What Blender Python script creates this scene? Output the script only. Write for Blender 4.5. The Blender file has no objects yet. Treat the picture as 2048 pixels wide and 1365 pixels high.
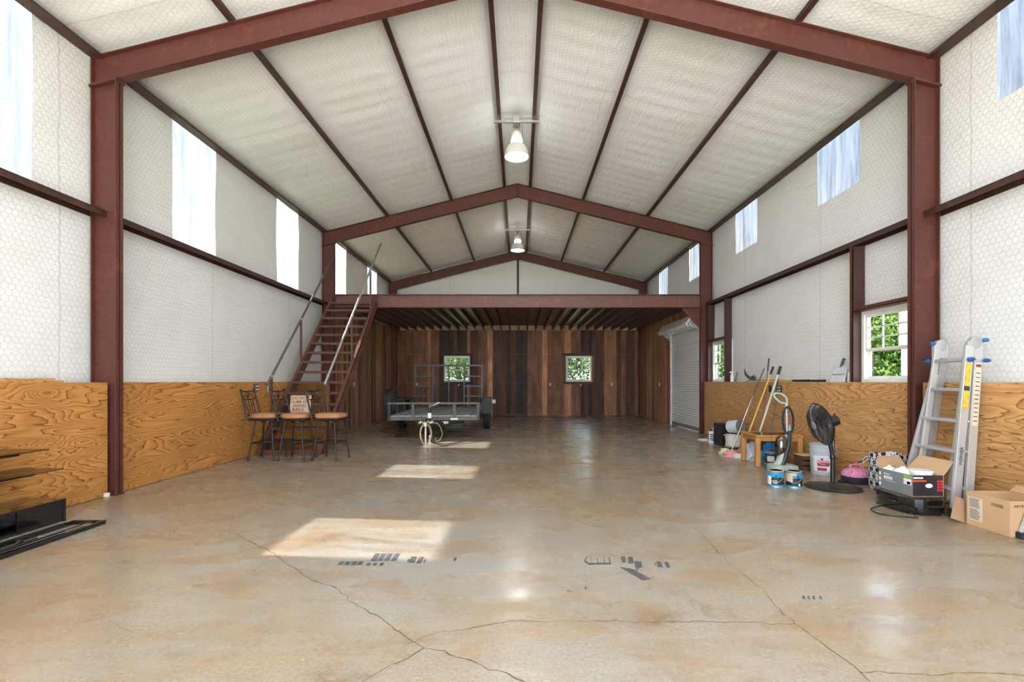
import bpy, math, random
from mathutils import Vector, Matrix, noise as mnoise
R = math.radians
random.seed(7)
sc = bpy.context.scene
col = sc.collection
# ------------------------------------------------------------------ camera
F, VX, VY, CX, CH = 967.0, 1038.0, 763.0, 0.04, 1.23
cam_d = bpy.data.cameras.new('camera'); cam = bpy.data.objects.new('camera', cam_d); col.objects.link(cam)
cam.location = (CX, 0, CH); cam.rotation_euler = (R(90), 0, 0)
cam_d.sensor_width = 36; cam_d.lens = F / 2048 * 36
cam_d.shift_x = -(VX - 1024) / 2048; cam_d.shift_y = (VY - 682.5) / 2048
cam_d.clip_end = 300; cam_d.clip_start = .05
sc.camera = cam
# ------------------------------------------------------------------ node helper
def node(nt, typ, ins=None, **props):
    n = nt.nodes.new(typ)
    for k, v in props.items(): setattr(n, k, v)
    for k, v in (ins or {}).items():
        s = n.inputs[k]
        if isinstance(v, bpy.types.NodeSocket): nt.links.new(v, s)
        else: s.default_value = v
    return n
# ------------------------------------------------------------------ sky
SKY = 2.1
w = bpy.data.worlds.new('sky'); sc.world = w; w.use_nodes = True; nt = w.node_tree; nt.nodes.clear()
tc = node(nt, 'ShaderNodeTexCoord')
sep = node(nt, 'ShaderNodeSeparateXYZ', {0: tc.outputs['Generated']})
up = node(nt, 'ShaderNodeMapRange', {0: sep.outputs[2], 1: 0., 2: .9, 3: 0., 4: 1.})
grad = node(nt, 'ShaderNodeMix', {0: up.outputs[0], 6: (.80, .88, 1, 1), 7: (.42, .59, .88, 1)}, data_type='RGBA')
cl = node(nt, 'ShaderNodeTexNoise', {'Vector': tc.outputs['Generated'], 'Scale': 2.6, 'Detail': 6., 'Roughness': .6})
cm = node(nt, 'ShaderNodeMapRange', {0: cl.outputs[0], 1: .42, 2: .62, 3: 0., 4: .9})
skyc = node(nt, 'ShaderNodeMix', {0: cm.outputs[0], 6: grad.outputs[2], 7: (1., .99, .97, 1)}, data_type='RGBA')
bg = node(nt, 'ShaderNodeBackground', {0: skyc.outputs[2], 1: SKY})
nt.links.new(bg.outputs[0], node(nt, 'ShaderNodeOutputWorld').inputs[0])
# ------------------------------------------------------------------ sun (comes in through the left wall panels)
sl = bpy.data.lights.new('sun', 'SUN'); sun = bpy.data.objects.new('sun', sl); col.objects.link(sun)
sl.energy = 19.0; sl.color = (1, .95, .86); sl.angle = R(.9)
sun.rotation_euler = Vector((2.66, -.25, -3.1)).to_track_quat('-Z', 'Y').to_euler(); sun.location = (-20, 5, 25)
LAMP_W = 8.0
sc.view_settings.view_transform = 'Standard'; sc.view_settings.look = 'None'
sc.view_settings.gamma = 1; sc.view_settings.use_curve_mapping = False
sc.view_settings.exposure = 2.08
sc.cycles.max_bounces = 8; sc.cycles.diffuse_bounces = 5; sc.cycles.glossy_bounces = 3; sc.cycles.adaptive_threshold = .035; sc.cycles.transparent_max_bounces = 16
sc.cycles.caustics_reflective = False; sc.cycles.caustics_refractive = False
sc.cycles.sample_clamp_indirect = 6
# ------------------------------------------------------------------ materials
MATS = {}
def newmat(name):
    m = bpy.data.materials.new(name); m.use_nodes = True; nt = m.node_tree; nt.nodes.clear()
    out = node(nt, 'ShaderNodeOutputMaterial'); MATS[name] = m
    return m, nt, out
def mat(name, c, rough=.5, metal=0., var=.12, vs=6., bump=0., coat=0., spec=.5, stretch=(1, 1, 1), sheen=0.):
    m, nt, out = newmat(name)
    tc = node(nt, 'ShaderNodeTexCoord')
    mp = node(nt, 'ShaderNodeMapping', {0: tc.outputs['Object'], 'Scale': stretch})
    nz = node(nt, 'ShaderNodeTexNoise', {'Vector': mp.outputs[0], 'Scale': vs, 'Detail': 5., 'Roughness': .6})
    mr = node(nt, 'ShaderNodeMapRange', {0: nz.outputs[0], 1: .25, 2: .75, 3: 1 - var, 4: 1 + var})
    mul = node(nt, 'ShaderNodeVectorMath', {0: c, 1: mr.outputs[0]}, operation='MULTIPLY')
    p = node(nt, 'ShaderNodeBsdfPrincipled', {'Base Color': mul.outputs[0], 'Metallic': metal, 'Specular IOR Level': spec, 'Coat Weight': coat})
    rr = node(nt, 'ShaderNodeMapRange', {0: nz.outputs[0], 1: .2, 2: .8, 3: max(.02, rough - .08), 4: min(1, rough + .08)})
    nt.links.new(rr.outputs[0], p.inputs['Roughness'])
    if bump:
        b = node(nt, 'ShaderNodeBump', {'Height': nz.outputs[0], 'Strength': .6, 'Distance': bump}); nt.links.new(b.outputs[0], p.inputs['Normal'])
    nt.links.new(p.outputs[0], out.inputs[0])
    return m
def hexdist(nt, uv, wd):
    """0 at the wires of a hexagonal netting, .5 at the middle of each cell"""
    p = node(nt, 'ShaderNodeVectorMath', {0: uv, 1: (1 / wd, 1 / wd, 0)}, operation='MULTIPLY')
    p = node(nt, 'ShaderNodeVectorMath', {0: p.outputs[0], 1: (400, 692.82, 0)}, operation='ADD')
    r = (1, 1.7320508, 1); h = (.5, .8660254, 0)
    def cell(v):
        a = node(nt, 'ShaderNodeVectorMath', {0: v, 1: r}, operation='MODULO')
        return node(nt, 'ShaderNodeVectorMath', {0: a.outputs[0], 1: h}, operation='SUBTRACT').outputs[0]
    a = cell(p.outputs[0]); b = cell(node(nt, 'ShaderNodeVectorMath', {0: p.outputs[0], 1: h}, operation='SUBTRACT').outputs[0])
    la = node(nt, 'ShaderNodeVectorMath', {0: a}, operation='LENGTH'); lb = node(nt, 'ShaderNodeVectorMath', {0: b}, operation='LENGTH')
    ls = node(nt, 'ShaderNodeMath', {0: la.outputs['Value'], 1: lb.outputs['Value']}, operation='LESS_THAN')
    g = node(nt, 'ShaderNodeMix', {0: ls.outputs[0], 4: b, 5: a}, data_type='VECTOR')
    g = node(nt, 'ShaderNodeVectorMath', {0: g.outputs[1]}, operation='ABSOLUTE')
    s = node(nt, 'ShaderNodeSeparateXYZ', {0: g.outputs[0]})
    d = node(nt, 'ShaderNodeVectorMath', {0: g.outputs[0], 1: (.5, .8660254, 0)}, operation='DOT_PRODUCT')
    mx = node(nt, 'ShaderNodeMath', {0: s.outputs[0], 1: d.outputs['Value']}, operation='MAXIMUM')
    return node(nt, 'ShaderNodeMath', {0: .5, 1: mx.outputs[0]}, operation='SUBTRACT').outputs[0]
def insulation(name, c, wire, wd=.062):
    m, nt, out = newmat(name)
    uv = node(nt, 'ShaderNodeUVMap').outputs[0]
    wob = node(nt, 'ShaderNodeTexNoise', {'Vector': uv, 'Scale': 5., 'Detail': 2.})
    wv = node(nt, 'ShaderNodeVectorMath', {0: wob.outputs['Color'], 1: (.5, .5, .5)}, operation='SUBTRACT')
    wv = node(nt, 'ShaderNodeVectorMath', {0: wv.outputs[0], 'Scale': .045}, operation='SCALE')
    uvw = node(nt, 'ShaderNodeVectorMath', {0: uv, 1: wv.outputs[0]}, operation='ADD').outputs[0]
    e = hexdist(nt, uvw, wd)
    line = node(nt, 'ShaderNodeMapRange', {0: e, 1: .012, 2: .036, 3: .7, 4: 0.})
    sx = node(nt, 'ShaderNodeSeparateXYZ', {0: uvw}); sm = node(nt, 'ShaderNodeMath', {0: sx.outputs[0], 1: 1.22}, operation='PINGPONG')
    seam = node(nt, 'ShaderNodeMapRange', {0: sm.outputs[0], 1: .004, 2: .012, 3: .45, 4: 0.})
    line = node(nt, 'ShaderNodeMath', {0: line.outputs[0], 1: seam.outputs[0]}, operation='MAXIMUM')
    n1 = node(nt, 'ShaderNodeTexNoise', {'Vector': uv, 'Scale': 1.1, 'Detail': 5., 'Roughness': .65})
    st = node(nt, 'ShaderNodeMapRange', {0: n1.outputs[0], 1: .45, 2: .75, 3: 0., 4: .4})
    base = node(nt, 'ShaderNodeMix', {0: st.outputs[0], 6: (*c, 1), 7: (c[0] * .84, c[1] * .8, c[2] * .75, 1)}, data_type='RGBA')
    cc = node(nt, 'ShaderNodeMix', {0: line.outputs[0], 6: base.outputs[2], 7: (*wire, 1)}, data_type='RGBA')
    mp = node(nt, 'ShaderNodeMapping', {0: uv, 'Scale': (1.2, 3.2, 1)})
    n2 = node(nt, 'ShaderNodeTexNoise', {'Vector': mp.outputs[0], 'Scale': 1.6, 'Detail': 4., 'Distortion': 1.2})
    cr = node(nt, 'ShaderNodeMapRange', {0: e, 1: 0., 2: .3, 3: 0., 4: 1.}, interpolation_type='SMOOTHSTEP')
    b1 = node(nt, 'ShaderNodeBump', {'Height': cr.outputs[0], 'Strength': .2, 'Distance': .007})
    b2 = node(nt, 'ShaderNodeBump', {'Height': n2.outputs[0], 'Strength': .45, 'Distance': .035, 'Normal': b1.outputs[0]})
    p = node(nt, 'ShaderNodeBsdfPrincipled', {'Base Color': cc.outputs[2], 'Roughness': .55, 'Specular IOR Level': .3, 'Normal': b2.outputs[0]})
    nt.links.new(p.outputs[0], out.inputs[0]); return m
insulation('insul', (.775, .80, .82), (.40, .39, .38))
insulation('insul_roof', (.83, .865, .885), (.55, .535, .51))
def plywood(name, light, dark, along=1):
    m, nt, out = newmat(name)
    tc = node(nt, 'ShaderNodeTexCoord'); oi = node(nt, 'ShaderNodeObjectInfo')
    off = node(nt, 'ShaderNodeMath', {0: oi.outputs['Random'], 1: 37.}, operation='MULTIPLY')
    v = node(nt, 'ShaderNodeVectorMath', {0: tc.outputs['Object'], 1: off.outputs[0]}, operation='ADD')
    s = (3., .42, 3.) if along == 1 else (.42, 3., 3.)
    mp = node(nt, 'ShaderNodeMapping', {0: v.outputs[0], 'Scale': s})
    n = node(nt, 'ShaderNodeTexNoise', {'Vector': mp.outputs[0], 'Scale': 1.15, 'Detail': 4., 'Roughness': .40, 'Distortion': .5})
    ph = node(nt, 'ShaderNodeMath', {0: n.outputs[0], 1: 30.}, operation='MULTIPLY')
    fr = node(nt, 'ShaderNodeMath', {0: ph.outputs[0]}, operation='FRACT')
    rp = node(nt, 'ShaderNodeValToRGB', {0: fr.outputs[0]})
    cr = rp.color_ramp; cr.elements[0].position = 0; cr.elements[0].color = (*light, 1); cr.elements[1].position = .35; cr.elements[1].color = (*[a * .93 for a in light], 1)
    e = cr.elements.new(.80); e.color = (*[a * .6 + b * .4 for a, b in zip(light, dark)], 1)
    e = cr.elements.new(.92); e.color = (*dark, 1)
    e = cr.elements.new(1.); e.color = (*light, 1)
    s2 = (90, 3, 90) if along == 1 else (3, 90, 90)
    mp2 = node(nt, 'ShaderNodeMapping', {0: v.outputs[0], 'Scale': s2})
    n2 = node(nt, 'ShaderNodeTexNoise', {'Vector': mp2.outputs[0], 'Scale': 1., 'Detail': 3.})
    n3 = node(nt, 'ShaderNodeTexNoise', {'Vector': v.outputs[0], 'Scale': 1.3, 'Detail': 3.})
    f1 = node(nt, 'ShaderNodeMapRange', {0: n2.outputs[0], 1: .3, 2: .7, 3: .88, 4: 1.1})
    f2 = node(nt, 'ShaderNodeMapRange', {0: n3.outputs[0], 1: .3, 2: .7, 3: .88, 4: 1.1})
    mm = node(nt, 'ShaderNodeMath', {0: f1.outputs[0], 1: f2.outputs[0]}, operation='MULTIPLY')
    mul = node(nt, 'ShaderNodeVectorMath', {0: rp.outputs[0], 1: mm.outputs[0]}, operation='MULTIPLY')
    b = node(nt, 'ShaderNodeBump', {'Height': n2.outputs[0], 'Strength': .2, 'Distance': .002})
    p = node(nt, 'ShaderNodeBsdfPrincipled', {'Base Color': mul.outputs[0], 'Roughness': .5, 'Specular IOR Level': .35, 'Normal': b.outputs[0]})
    nt.links.new(p.outputs[0], out.inputs[0]); return m
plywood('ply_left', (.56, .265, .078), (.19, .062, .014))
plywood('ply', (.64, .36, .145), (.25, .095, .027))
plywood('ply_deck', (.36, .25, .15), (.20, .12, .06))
def board(name, c, amt=.45):
    m, nt, out = newmat(name)
    tc = node(nt, 'ShaderNodeTexCoord'); oi = node(nt, 'ShaderNodeObjectInfo')
    off = node(nt, 'ShaderNodeMath', {0: oi.outputs['Random'], 1: 53.}, operation='MULTIPLY')
    v = node(nt, 'ShaderNodeVectorMath', {0: tc.outputs['Object'], 1: off.outputs[0]}, operation='ADD')
    mp = node(nt, 'ShaderNodeMapping', {0: v.outputs[0], 'Scale': (26, 26, .9)})
    n = node(nt, 'ShaderNodeTexNoise', {'Vector': mp.outputs[0], 'Scale': 1., 'Detail': 5., 'Roughness': .65, 'Distortion': .4})
    n2 = node(nt, 'ShaderNodeTexNoise', {'Vector': v.outputs[0], 'Scale': 1.6, 'Detail': 4.})
    f1 = node(nt, 'ShaderNodeMapRange', {0: n.outputs[0], 1: .3, 2: .7, 3: 1 - amt, 4: 1 + amt})
    f2 = node(nt, 'ShaderNodeMapRange', {0: n2.outputs[0], 1: .3, 2: .7, 3: .7, 4: 1.25})
    mm = node(nt, 'ShaderNodeMath', {0: f1.outputs[0], 1: f2.outputs[0]}, operation='MULTIPLY')
    mul = node(nt, 'ShaderNodeVectorMath', {0: c, 1: mm.outputs[0]}, operation='MULTIPLY')
    b = node(nt, 'ShaderNodeBump', {'Height': n.outputs[0], 'Strength': .4, 'Distance': .004})
    p = node(nt, 'ShaderNodeBsdfPrincipled', {'Base Color': mul.outputs[0], 'Roughness': .6, 'Specular IOR Level': .3, 'Normal': b.outputs[0]})
    nt.links.new(p.outputs[0], out.inputs[0]); return m
BT = {'k': (.062, .041, .033), 'd': (.14, .068, .045), 'm': (.27, .125, .072), 'r': (.22, .09, .052), 'o': (.66, .32, .16), 'n': (.44, .215, .115), 't': (.36, .20, .115)}
for k, c in BT.items(): board('barn_' + k, c)
board('lumber', (.62, .46, .30), .2)
board('oak', (.50, .25, .085), .3)
def concrete():
    m, nt, out = newmat('concrete')
    tc = node(nt, 'ShaderNodeTexCoord'); O = tc.outputs['Object']
    def nz(scale, stretch, rot, detail, rough, dist):
        mp = node(nt, 'ShaderNodeMapping', {0: O, 'Rotation': (0, 0, R(rot)), 'Scale': stretch})
        return node(nt, 'ShaderNodeTexNoise', {'Vector': mp.outputs[0], 'Scale': scale, 'Detail': detail, 'Roughness': rough, 'Distortion': dist}).outputs[0]
    def rng(v, a, b, c, d): return node(nt, 'ShaderNodeMapRange', {0: v, 1: a, 2: b, 3: c, 4: d}, interpolation_type='SMOOTHSTEP').outputs[0]
    big = nz(.55, (.8, 1, 1), 30, 5., .55, .3); mid = nz(2.2, (.7, 1.2, 1), 24, 9., .68, .25); streak = nz(2.6, (.45, 2.4, 1), 16, 9., .72, .3); fine = nz(55., (1, 1, 1), 0, 6., .75, 0.); stain = nz(1.3, (.8, 1.1, 1), 40, 8., .66, .5); blue = nz(3.1, (1, 1, 1), 70, 8., .7, .2)
    x = node(nt, 'ShaderNodeMix', {0: rng(big, .36, .62, 0., 1.), 6: (.35, .33, .295, 1), 7: (.335, .26, .17, 1)}, data_type='RGBA').outputs[2]
    x = node(nt, 'ShaderNodeMix', {0: rng(mid, .40, .70, 0., .8), 6: x, 7: (.305, .195, .10, 1)}, data_type='RGBA').outputs[2]
    x = node(nt, 'ShaderNodeMix', {0: rng(streak, .46, .72, 0., .6), 6: x, 7: (.395, .36, .30, 1)}, data_type='RGBA').outputs[2]
    x = node(nt, 'ShaderNodeMix', {0: rng(stain, .54, .74, 0., .75), 6: x, 7: (.21, .125, .065, 1)}, data_type='RGBA').outputs[2]
    x = node(nt, 'ShaderNodeMix', {0: rng(blue, .56, .74, 0., .45), 6: x, 7: (.33, .335, .33, 1)}, data_type='RGBA').outputs[2]
    mm = node(nt, 'ShaderNodeMath', {0: rng(fine, .25, .75, .78, 1.2), 1: rng(streak, .25, .6, 1.1, .92)}, operation='MULTIPLY')
    mul = node(nt, 'ShaderNodeVectorMath', {0: x, 1: mm.outputs[0]}, operation='MULTIPLY')
    bp = node(nt, 'ShaderNodeBump', {'Height': mid, 'Strength': .10, 'Distance': .006})
    p = node(nt, 'ShaderNodeBsdfPrincipled', {'Base Color': mul.outputs[0], 'Roughness': rng(mid, .3, .7, .16, .34), 'Specular IOR Level': .6, 'Normal': bp.outputs[0]})
    nt.links.new(p.outputs[0], out.inputs[0])
concrete()
def decal(name, c, lo, hi):
    m, nt, out = newmat(name)
    tc = node(nt, 'ShaderNodeTexCoord')
    n = node(nt, 'ShaderNodeTexNoise', {'Vector': tc.outputs['Object'], 'Scale': 60., 'Detail': 4.})
    f = node(nt, 'ShaderNodeMapRange', {0: n.outputs[0], 1: .3, 2: .7, 3: lo, 4: hi})
    p = node(nt, 'ShaderNodeBsdfPrincipled', {'Base Color': (*c, 1), 'Roughness': .6})
    t = node(nt, 'ShaderNodeBsdfTransparent')
    x = node(nt, 'ShaderNodeMixShader', {0: f.outputs[0], 1: t.outputs[0], 2: p.outputs[0]})
    nt.links.new(x.outputs[0], out.inputs[0])
decal('tyre_ink', (.07, .08, .10), .3, .95); decal('crack', (.10, .075, .055), .25, 1.); decal('crack_faint', (.28, .2, .13), .15, .7)
def rust_steel(name, c, rust=.3):
    m, nt, out = newmat(name)
    tc = node(nt, 'ShaderNodeTexCoord')
    n = node(nt, 'ShaderNodeTexNoise', {'Vector': tc.outputs['Object'], 'Scale': 3.5, 'Detail': 8., 'Roughness': .7})
    n2 = node(nt, 'ShaderNodeTexNoise', {'Vector': tc.outputs['Object'], 'Scale': 14., 'Detail': 5., 'Roughness': .75})
    f = node(nt, 'ShaderNodeMapRange', {0: n.outputs[0], 1: .54, 2: .74, 3: 0., 4: rust})
    f2 = node(nt, 'ShaderNodeMapRange', {0: n2.outputs[0], 1: .3, 2: .7, 3: .82, 4: 1.15})
    x = node(nt, 'ShaderNodeMix', {0: f.outputs[0], 6: (*c, 1), 7: (.30, .12, .05, 1)}, data_type='RGBA')
    mul = node(nt, 'ShaderNodeVectorMath', {0: x.outputs[2], 1: f2.outputs[0]}, operation='MULTIPLY')
    p = node(nt, 'ShaderNodeBsdfPrincipled', {'Base Color': mul.outputs[0], 'Roughness': .48, 'Specular IOR Level': .4})
    nt.links.new(p.outputs[0], out.inputs[0])
rust_steel('red_steel', (.098, .031, .0245)); rust_steel('purlin_steel', (.058, .026, .021), .2)
rust_steel('stair_steel', (.12, .048, .039), .25); rust_steel('beam_steel', (.15, .066, .058), .5)
rust_steel('joist_steel', (.16, .10, .085), .3)
def glass(name, tint, gl=.12, rough=.02):
    m, nt, out = newmat(name)
    t = node(nt, 'ShaderNodeBsdfTransparent', {0: (*tint, 1)}); g = node(nt, 'ShaderNodeBsdfGlossy', {0: (1, 1, 1, 1), 'Roughness': rough})
    lw = node(nt, 'ShaderNodeLayerWeight', {0: .5})
    pw = node(nt, 'ShaderNodeMath', {0: lw.outputs['Facing'], 1: 4.}, operation='POWER')
    fr = node(nt, 'ShaderNodeMath', {0: pw.outputs[0], 1: .55}, operation='MULTIPLY')
    s = node(nt, 'ShaderNodeMath', {0: fr.outputs[0], 1: gl}, operation='ADD')
    x = node(nt, 'ShaderNodeMixShader', {0: s.outputs[0], 1: t.outputs[0], 2: g.outputs[0]}); nt.links.new(x.outputs[0], out.inputs[0])
glass('pane', (.9, .93, .92), .02); glass('shelf_glass', (.50, .48, .44), .06); glass('smoke_cup', (.45, .37, .26), .12); glass('table_glass', (.35, .32, .28), .1)
def fibreglass(name, tr, tl):
    """ribbed translucent wall panel: some light goes straight through, some is scattered"""
    m, nt, out = newmat(name)
    tc = node(nt, 'ShaderNodeTexCoord')
    mp = node(nt, 'ShaderNodeMapping', {0: tc.outputs['Object'], 'Scale': (1, 5, .4)})
    n = node(nt, 'ShaderNodeTexNoise', {'Vector': mp.outputs[0], 'Scale': 2., 'Detail': 5., 'Roughness': .7})
    f = node(nt, 'ShaderNodeMapRange', {0: n.outputs[0], 1: .3, 2: .7, 3: .45, 4: 1.5})
    c1 = node(nt, 'ShaderNodeVectorMath', {0: tr, 1: f.outputs[0]}, operation='MULTIPLY')
    t = node(nt, 'ShaderNodeBsdfTransparent', {0: c1.outputs[0]})
    l = node(nt, 'ShaderNodeBsdfTranslucent', {0: (*tl, 1)})
    x = node(nt, 'ShaderNodeMixShader', {0: .5, 1: t.outputs[0], 2: l.outputs[0]}); nt.links.new(x.outputs[0], out.inputs[0])
fibreglass('fibreglass', (.178, .185, .196), (.045, .047, .05))
def emit(name, c, s):
    m, nt, out = newmat(name); e = node(nt, 'ShaderNodeEmission', {0: (*c, 1), 1: s}); nt.links.new(e.outputs[0], out.inputs[0])
emit('lamp_glow', (1, .97, .92), 1.6); emit('collar_glow', (1, .97, .92), 10.)
mat('galv', (.62, .63, .62), .35, .9, .15, 20); mat('alu', (.55, .56, .57), .35, .4, .1, 18, stretch=(1, 1, 8)); mat('alu_dull', (.48, .49, .50), .4, .5, .15, 12)
mat('chrome', (.85, .85, .86), .12, 1., .03); mat('white_paint', (.78, .78, .76), .45); mat('door_slat', (.80, .82, .83), .4, .0, .05, 9, stretch=(1, .6, 8))
mat('white_plastic', (.82, .82, .81), .4, var=.05); mat('black_plastic', (.018, .018, .019), .35, var=.2); mat('black_gloss', (.008, .008, .009), .06, var=.1, coat=.6)
mat('black_metal', (.022, .020, .019), .38, .3, .2, 20); mat('rubber', (.022, .022, .023), .75, var=.25, vs=20); mat('grey_plastic', (.28, .30, .32), .45); mat('dark_grey', (.09, .092, .098), .5)
mat('trailer_steel', (.028, .031, .036), .42, .3, .35, 9); mat('trailer_worn', (.11, .105, .095), .55, .3, .35, 9); mat('deck_board', (.30, .31, .33), .6, var=.35, vs=4, stretch=(20, 1, 20))
mat('tan_leather', (.44, .205, .105), .38, var=.22, vs=9, bump=.004); mat('stool_iron', (.030, .026, .025), .35, .5, .2, 20)
mat('sage', (.36, .42, .35), .4, var=.06); mat('navy', (.022, .027, .042), .35, var=.1); mat('yellow', (.74, .47, .10), .45, var=.12); mat('cream_pole', (.66, .61, .50), .5, var=.12)
mat('green_grip', (.02, .07, .055), .6); mat('card', (.56, .37, .21), .75, var=.08, vs=3); mat('card_dark', (.40, .25, .14), .8, var=.1); mat('ink', (.05, .04, .035), .8)
mat('cream_card', (.64, .57, .45), .8, var=.05); mat('blue_paint', (.01, .30, .52), .4); mat('label_tan', (.62, .48, .32), .6); mat('label_black', (.02, .02, .025), .5); mat('can_steel', (.5, .5, .5), .35, .7)
mat('bucket', (.46, .50, .54), .5, var=.05); mat('magenta', (.38, .02, .09), .5); mat('pink', (.70, .16, .38), .7, var=.2); mat('cloth_white', (.76, .75, .74), .85, var=.1, bump=.01); mat('cloth_black', (.02, .02, .024), .85)
mat('blue_bag', (.005, .26, .62), .45, var=.2, bump=.02); mat('orange_cloth', (.72, .16, .03), .8, bump=.01); mat('rose_cloth', (.75, .34, .34), .85, bump=.01); mat('lime_cloth', (.62, .66, .36), .85); mat('plastic_film', (.66, .70, .74), .25, var=.2, bump=.02)
mat('pale_blue', (.60, .68, .76), .45, var=.06); mat('beige', (.46, .40, .33), .8); mat('brown', (.12, .055, .03), .6); mat('box_grey', (.20, .225, .245), .4, var=.08); mat('box_dark', (.035, .03, .034), .4); mat('box_orange', (.70, .10, .02), .45); mat('box_lime', (.30, .55, .06), .45)
mat('red_print', (.55, .03, .04), .5); mat('sign_red', (.26, .05, .025), .6); mat('sign_cream', (.68, .56, .40), .7, var=.1); mat('ladder_blue', (.01, .10, .33), .35); mat('label_yellow', (.58, .44, .05), .6, var=.3, vs=30); mat('bark', (.10, .075, .055), .9); mat('foam', (.8, .76, .68), .9)
mat('fan_wire', (.12, .122, .13), .25, .6, .1); mat('lamp_shell', (.72, .72, .70), .35, .1, .04); mat('pole_grey', (.16, .155, .14), .4, .5); mat('post_white', (.6, .6, .58), .5); mat('chain', (.66, .57, .44), .35, .8)
def zebra(name, c1, c2, sx, thr=.5, dist=3.):
    m, nt, out = newmat(name)
    tc = node(nt, 'ShaderNodeTexCoord')
    n = node(nt, 'ShaderNodeTexNoise', {'Vector': tc.outputs['Object'], 'Scale': sx, 'Detail': 2., 'Distortion': dist})
    f = node(nt, 'ShaderNodeMapRange', {0: n.outputs[0], 1: thr - .02, 2: thr + .02})
    x = node(nt, 'ShaderNodeMix', {0: f.outputs[0], 6: (*c1, 1), 7: (*c2, 1)}, data_type='RGBA')
    p = node(nt, 'ShaderNodeBsdfPrincipled', {'Base Color': x.outputs[2], 'Roughness': .8}); nt.links.new(p.outputs[0], out.inputs[0])
zebra('zebra', (.05, .02, .03), (.80, .30, .52), 24., .41, 5.)
def damask(name):
    m, nt, out = newmat(name)
    tc = node(nt, 'ShaderNodeTexCoord')
    sp = node(nt, 'ShaderNodeSeparateXYZ', {0: tc.outputs['Object']})
    ad = node(nt, 'ShaderNodeMath', {0: sp.outputs[0], 1: sp.outputs[1]}, operation='ADD')
    cv = node(nt, 'ShaderNodeCombineXYZ', {0: ad.outputs[0], 1: sp.outputs[2]})
    def wave(k, ax):
        s = node(nt, 'ShaderNodeSeparateXYZ', {0: cv.outputs[0]})
        a = node(nt, 'ShaderNodeMath', {0: s.outputs[ax], 1: k}, operation='MULTIPLY')
        return node(nt, 'ShaderNodeMath', {0: a.outputs[0]}, operation='COSINE').outputs[0]
    g = node(nt, 'ShaderNodeMath', {0: wave(70, 0), 1: wave(40, 1)}, operation='ADD')
    h = node(nt, 'ShaderNodeMath', {0: wave(140, 0), 1: wave(120, 1)}, operation='MULTIPLY')
    h = node(nt, 'ShaderNodeMath', {0: h.outputs[0], 1: .8}, operation='MULTIPLY')
    nz = node(nt, 'ShaderNodeTexNoise', {'Vector': cv.outputs[0], 'Scale': 45.})
    t = node(nt, 'ShaderNodeMath', {0: g.outputs[0], 1: h.outputs[0]}, operation='ADD')
    t = node(nt, 'ShaderNodeMath', {0: t.outputs[0], 1: nz.outputs[0]}, operation='ADD')
    ab = node(nt, 'ShaderNodeMath', {0: t.outputs[0], 1: .45}, operation='SUBTRACT'); ab = node(nt, 'ShaderNodeMath', {0: ab.outputs[0]}, operation='ABSOLUTE')
    f = node(nt, 'ShaderNodeMapRange', {0: ab.outputs[0], 1: .72, 2: .8})
    x = node(nt, 'ShaderNodeMix', {0: f.outputs[0], 6: (.012, .016, .035, 1), 7: (.78, .79, .82, 1)}, data_type='RGBA')
    p = node(nt, 'ShaderNodeBsdfPrincipled', {'Base Color': x.outputs[2], 'Roughness': .6}); nt.links.new(p.outputs[0], out.inputs[0])
damask('damask')
def leafmat(name, c):
    m, nt, out = newmat(name)
    oi = node(nt, 'ShaderNodeTexCoord'); n = node(nt, 'ShaderNodeTexNoise', {'Vector': oi.outputs['Object'], 'Scale': 2.2, 'Detail': 3.})
    mr = node(nt, 'ShaderNodeMapRange', {0: n.outputs[0], 1: .3, 2: .7, 3: .6, 4: 1.4}); mul = node(nt, 'ShaderNodeVectorMath', {0: c, 1: mr.outputs[0]}, operation='MULTIPLY')
    d = node(nt, 'ShaderNodeBsdfDiffuse', {0: mul.outputs[0]}); t = node(nt, 'ShaderNodeBsdfTranslucent', {0: mul.outputs[0]})
    x = node(nt, 'ShaderNodeMixShader', {0: .35, 1: d.outputs[0], 2: t.outputs[0]}); nt.links.new(x.outputs[0], out.inputs[0])
leafmat('leaf', (.04, .075, .02)); leafmat('leaf_light', (.06, .10, .028))
mat('apron', (.60, .57, .52), .8, var=.1, vs=1.)  # pale tone of the added slab that bounces daylight indoors
mat('grass', (.13, .155, .07), .9, var=.35, vs=3.)
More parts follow.
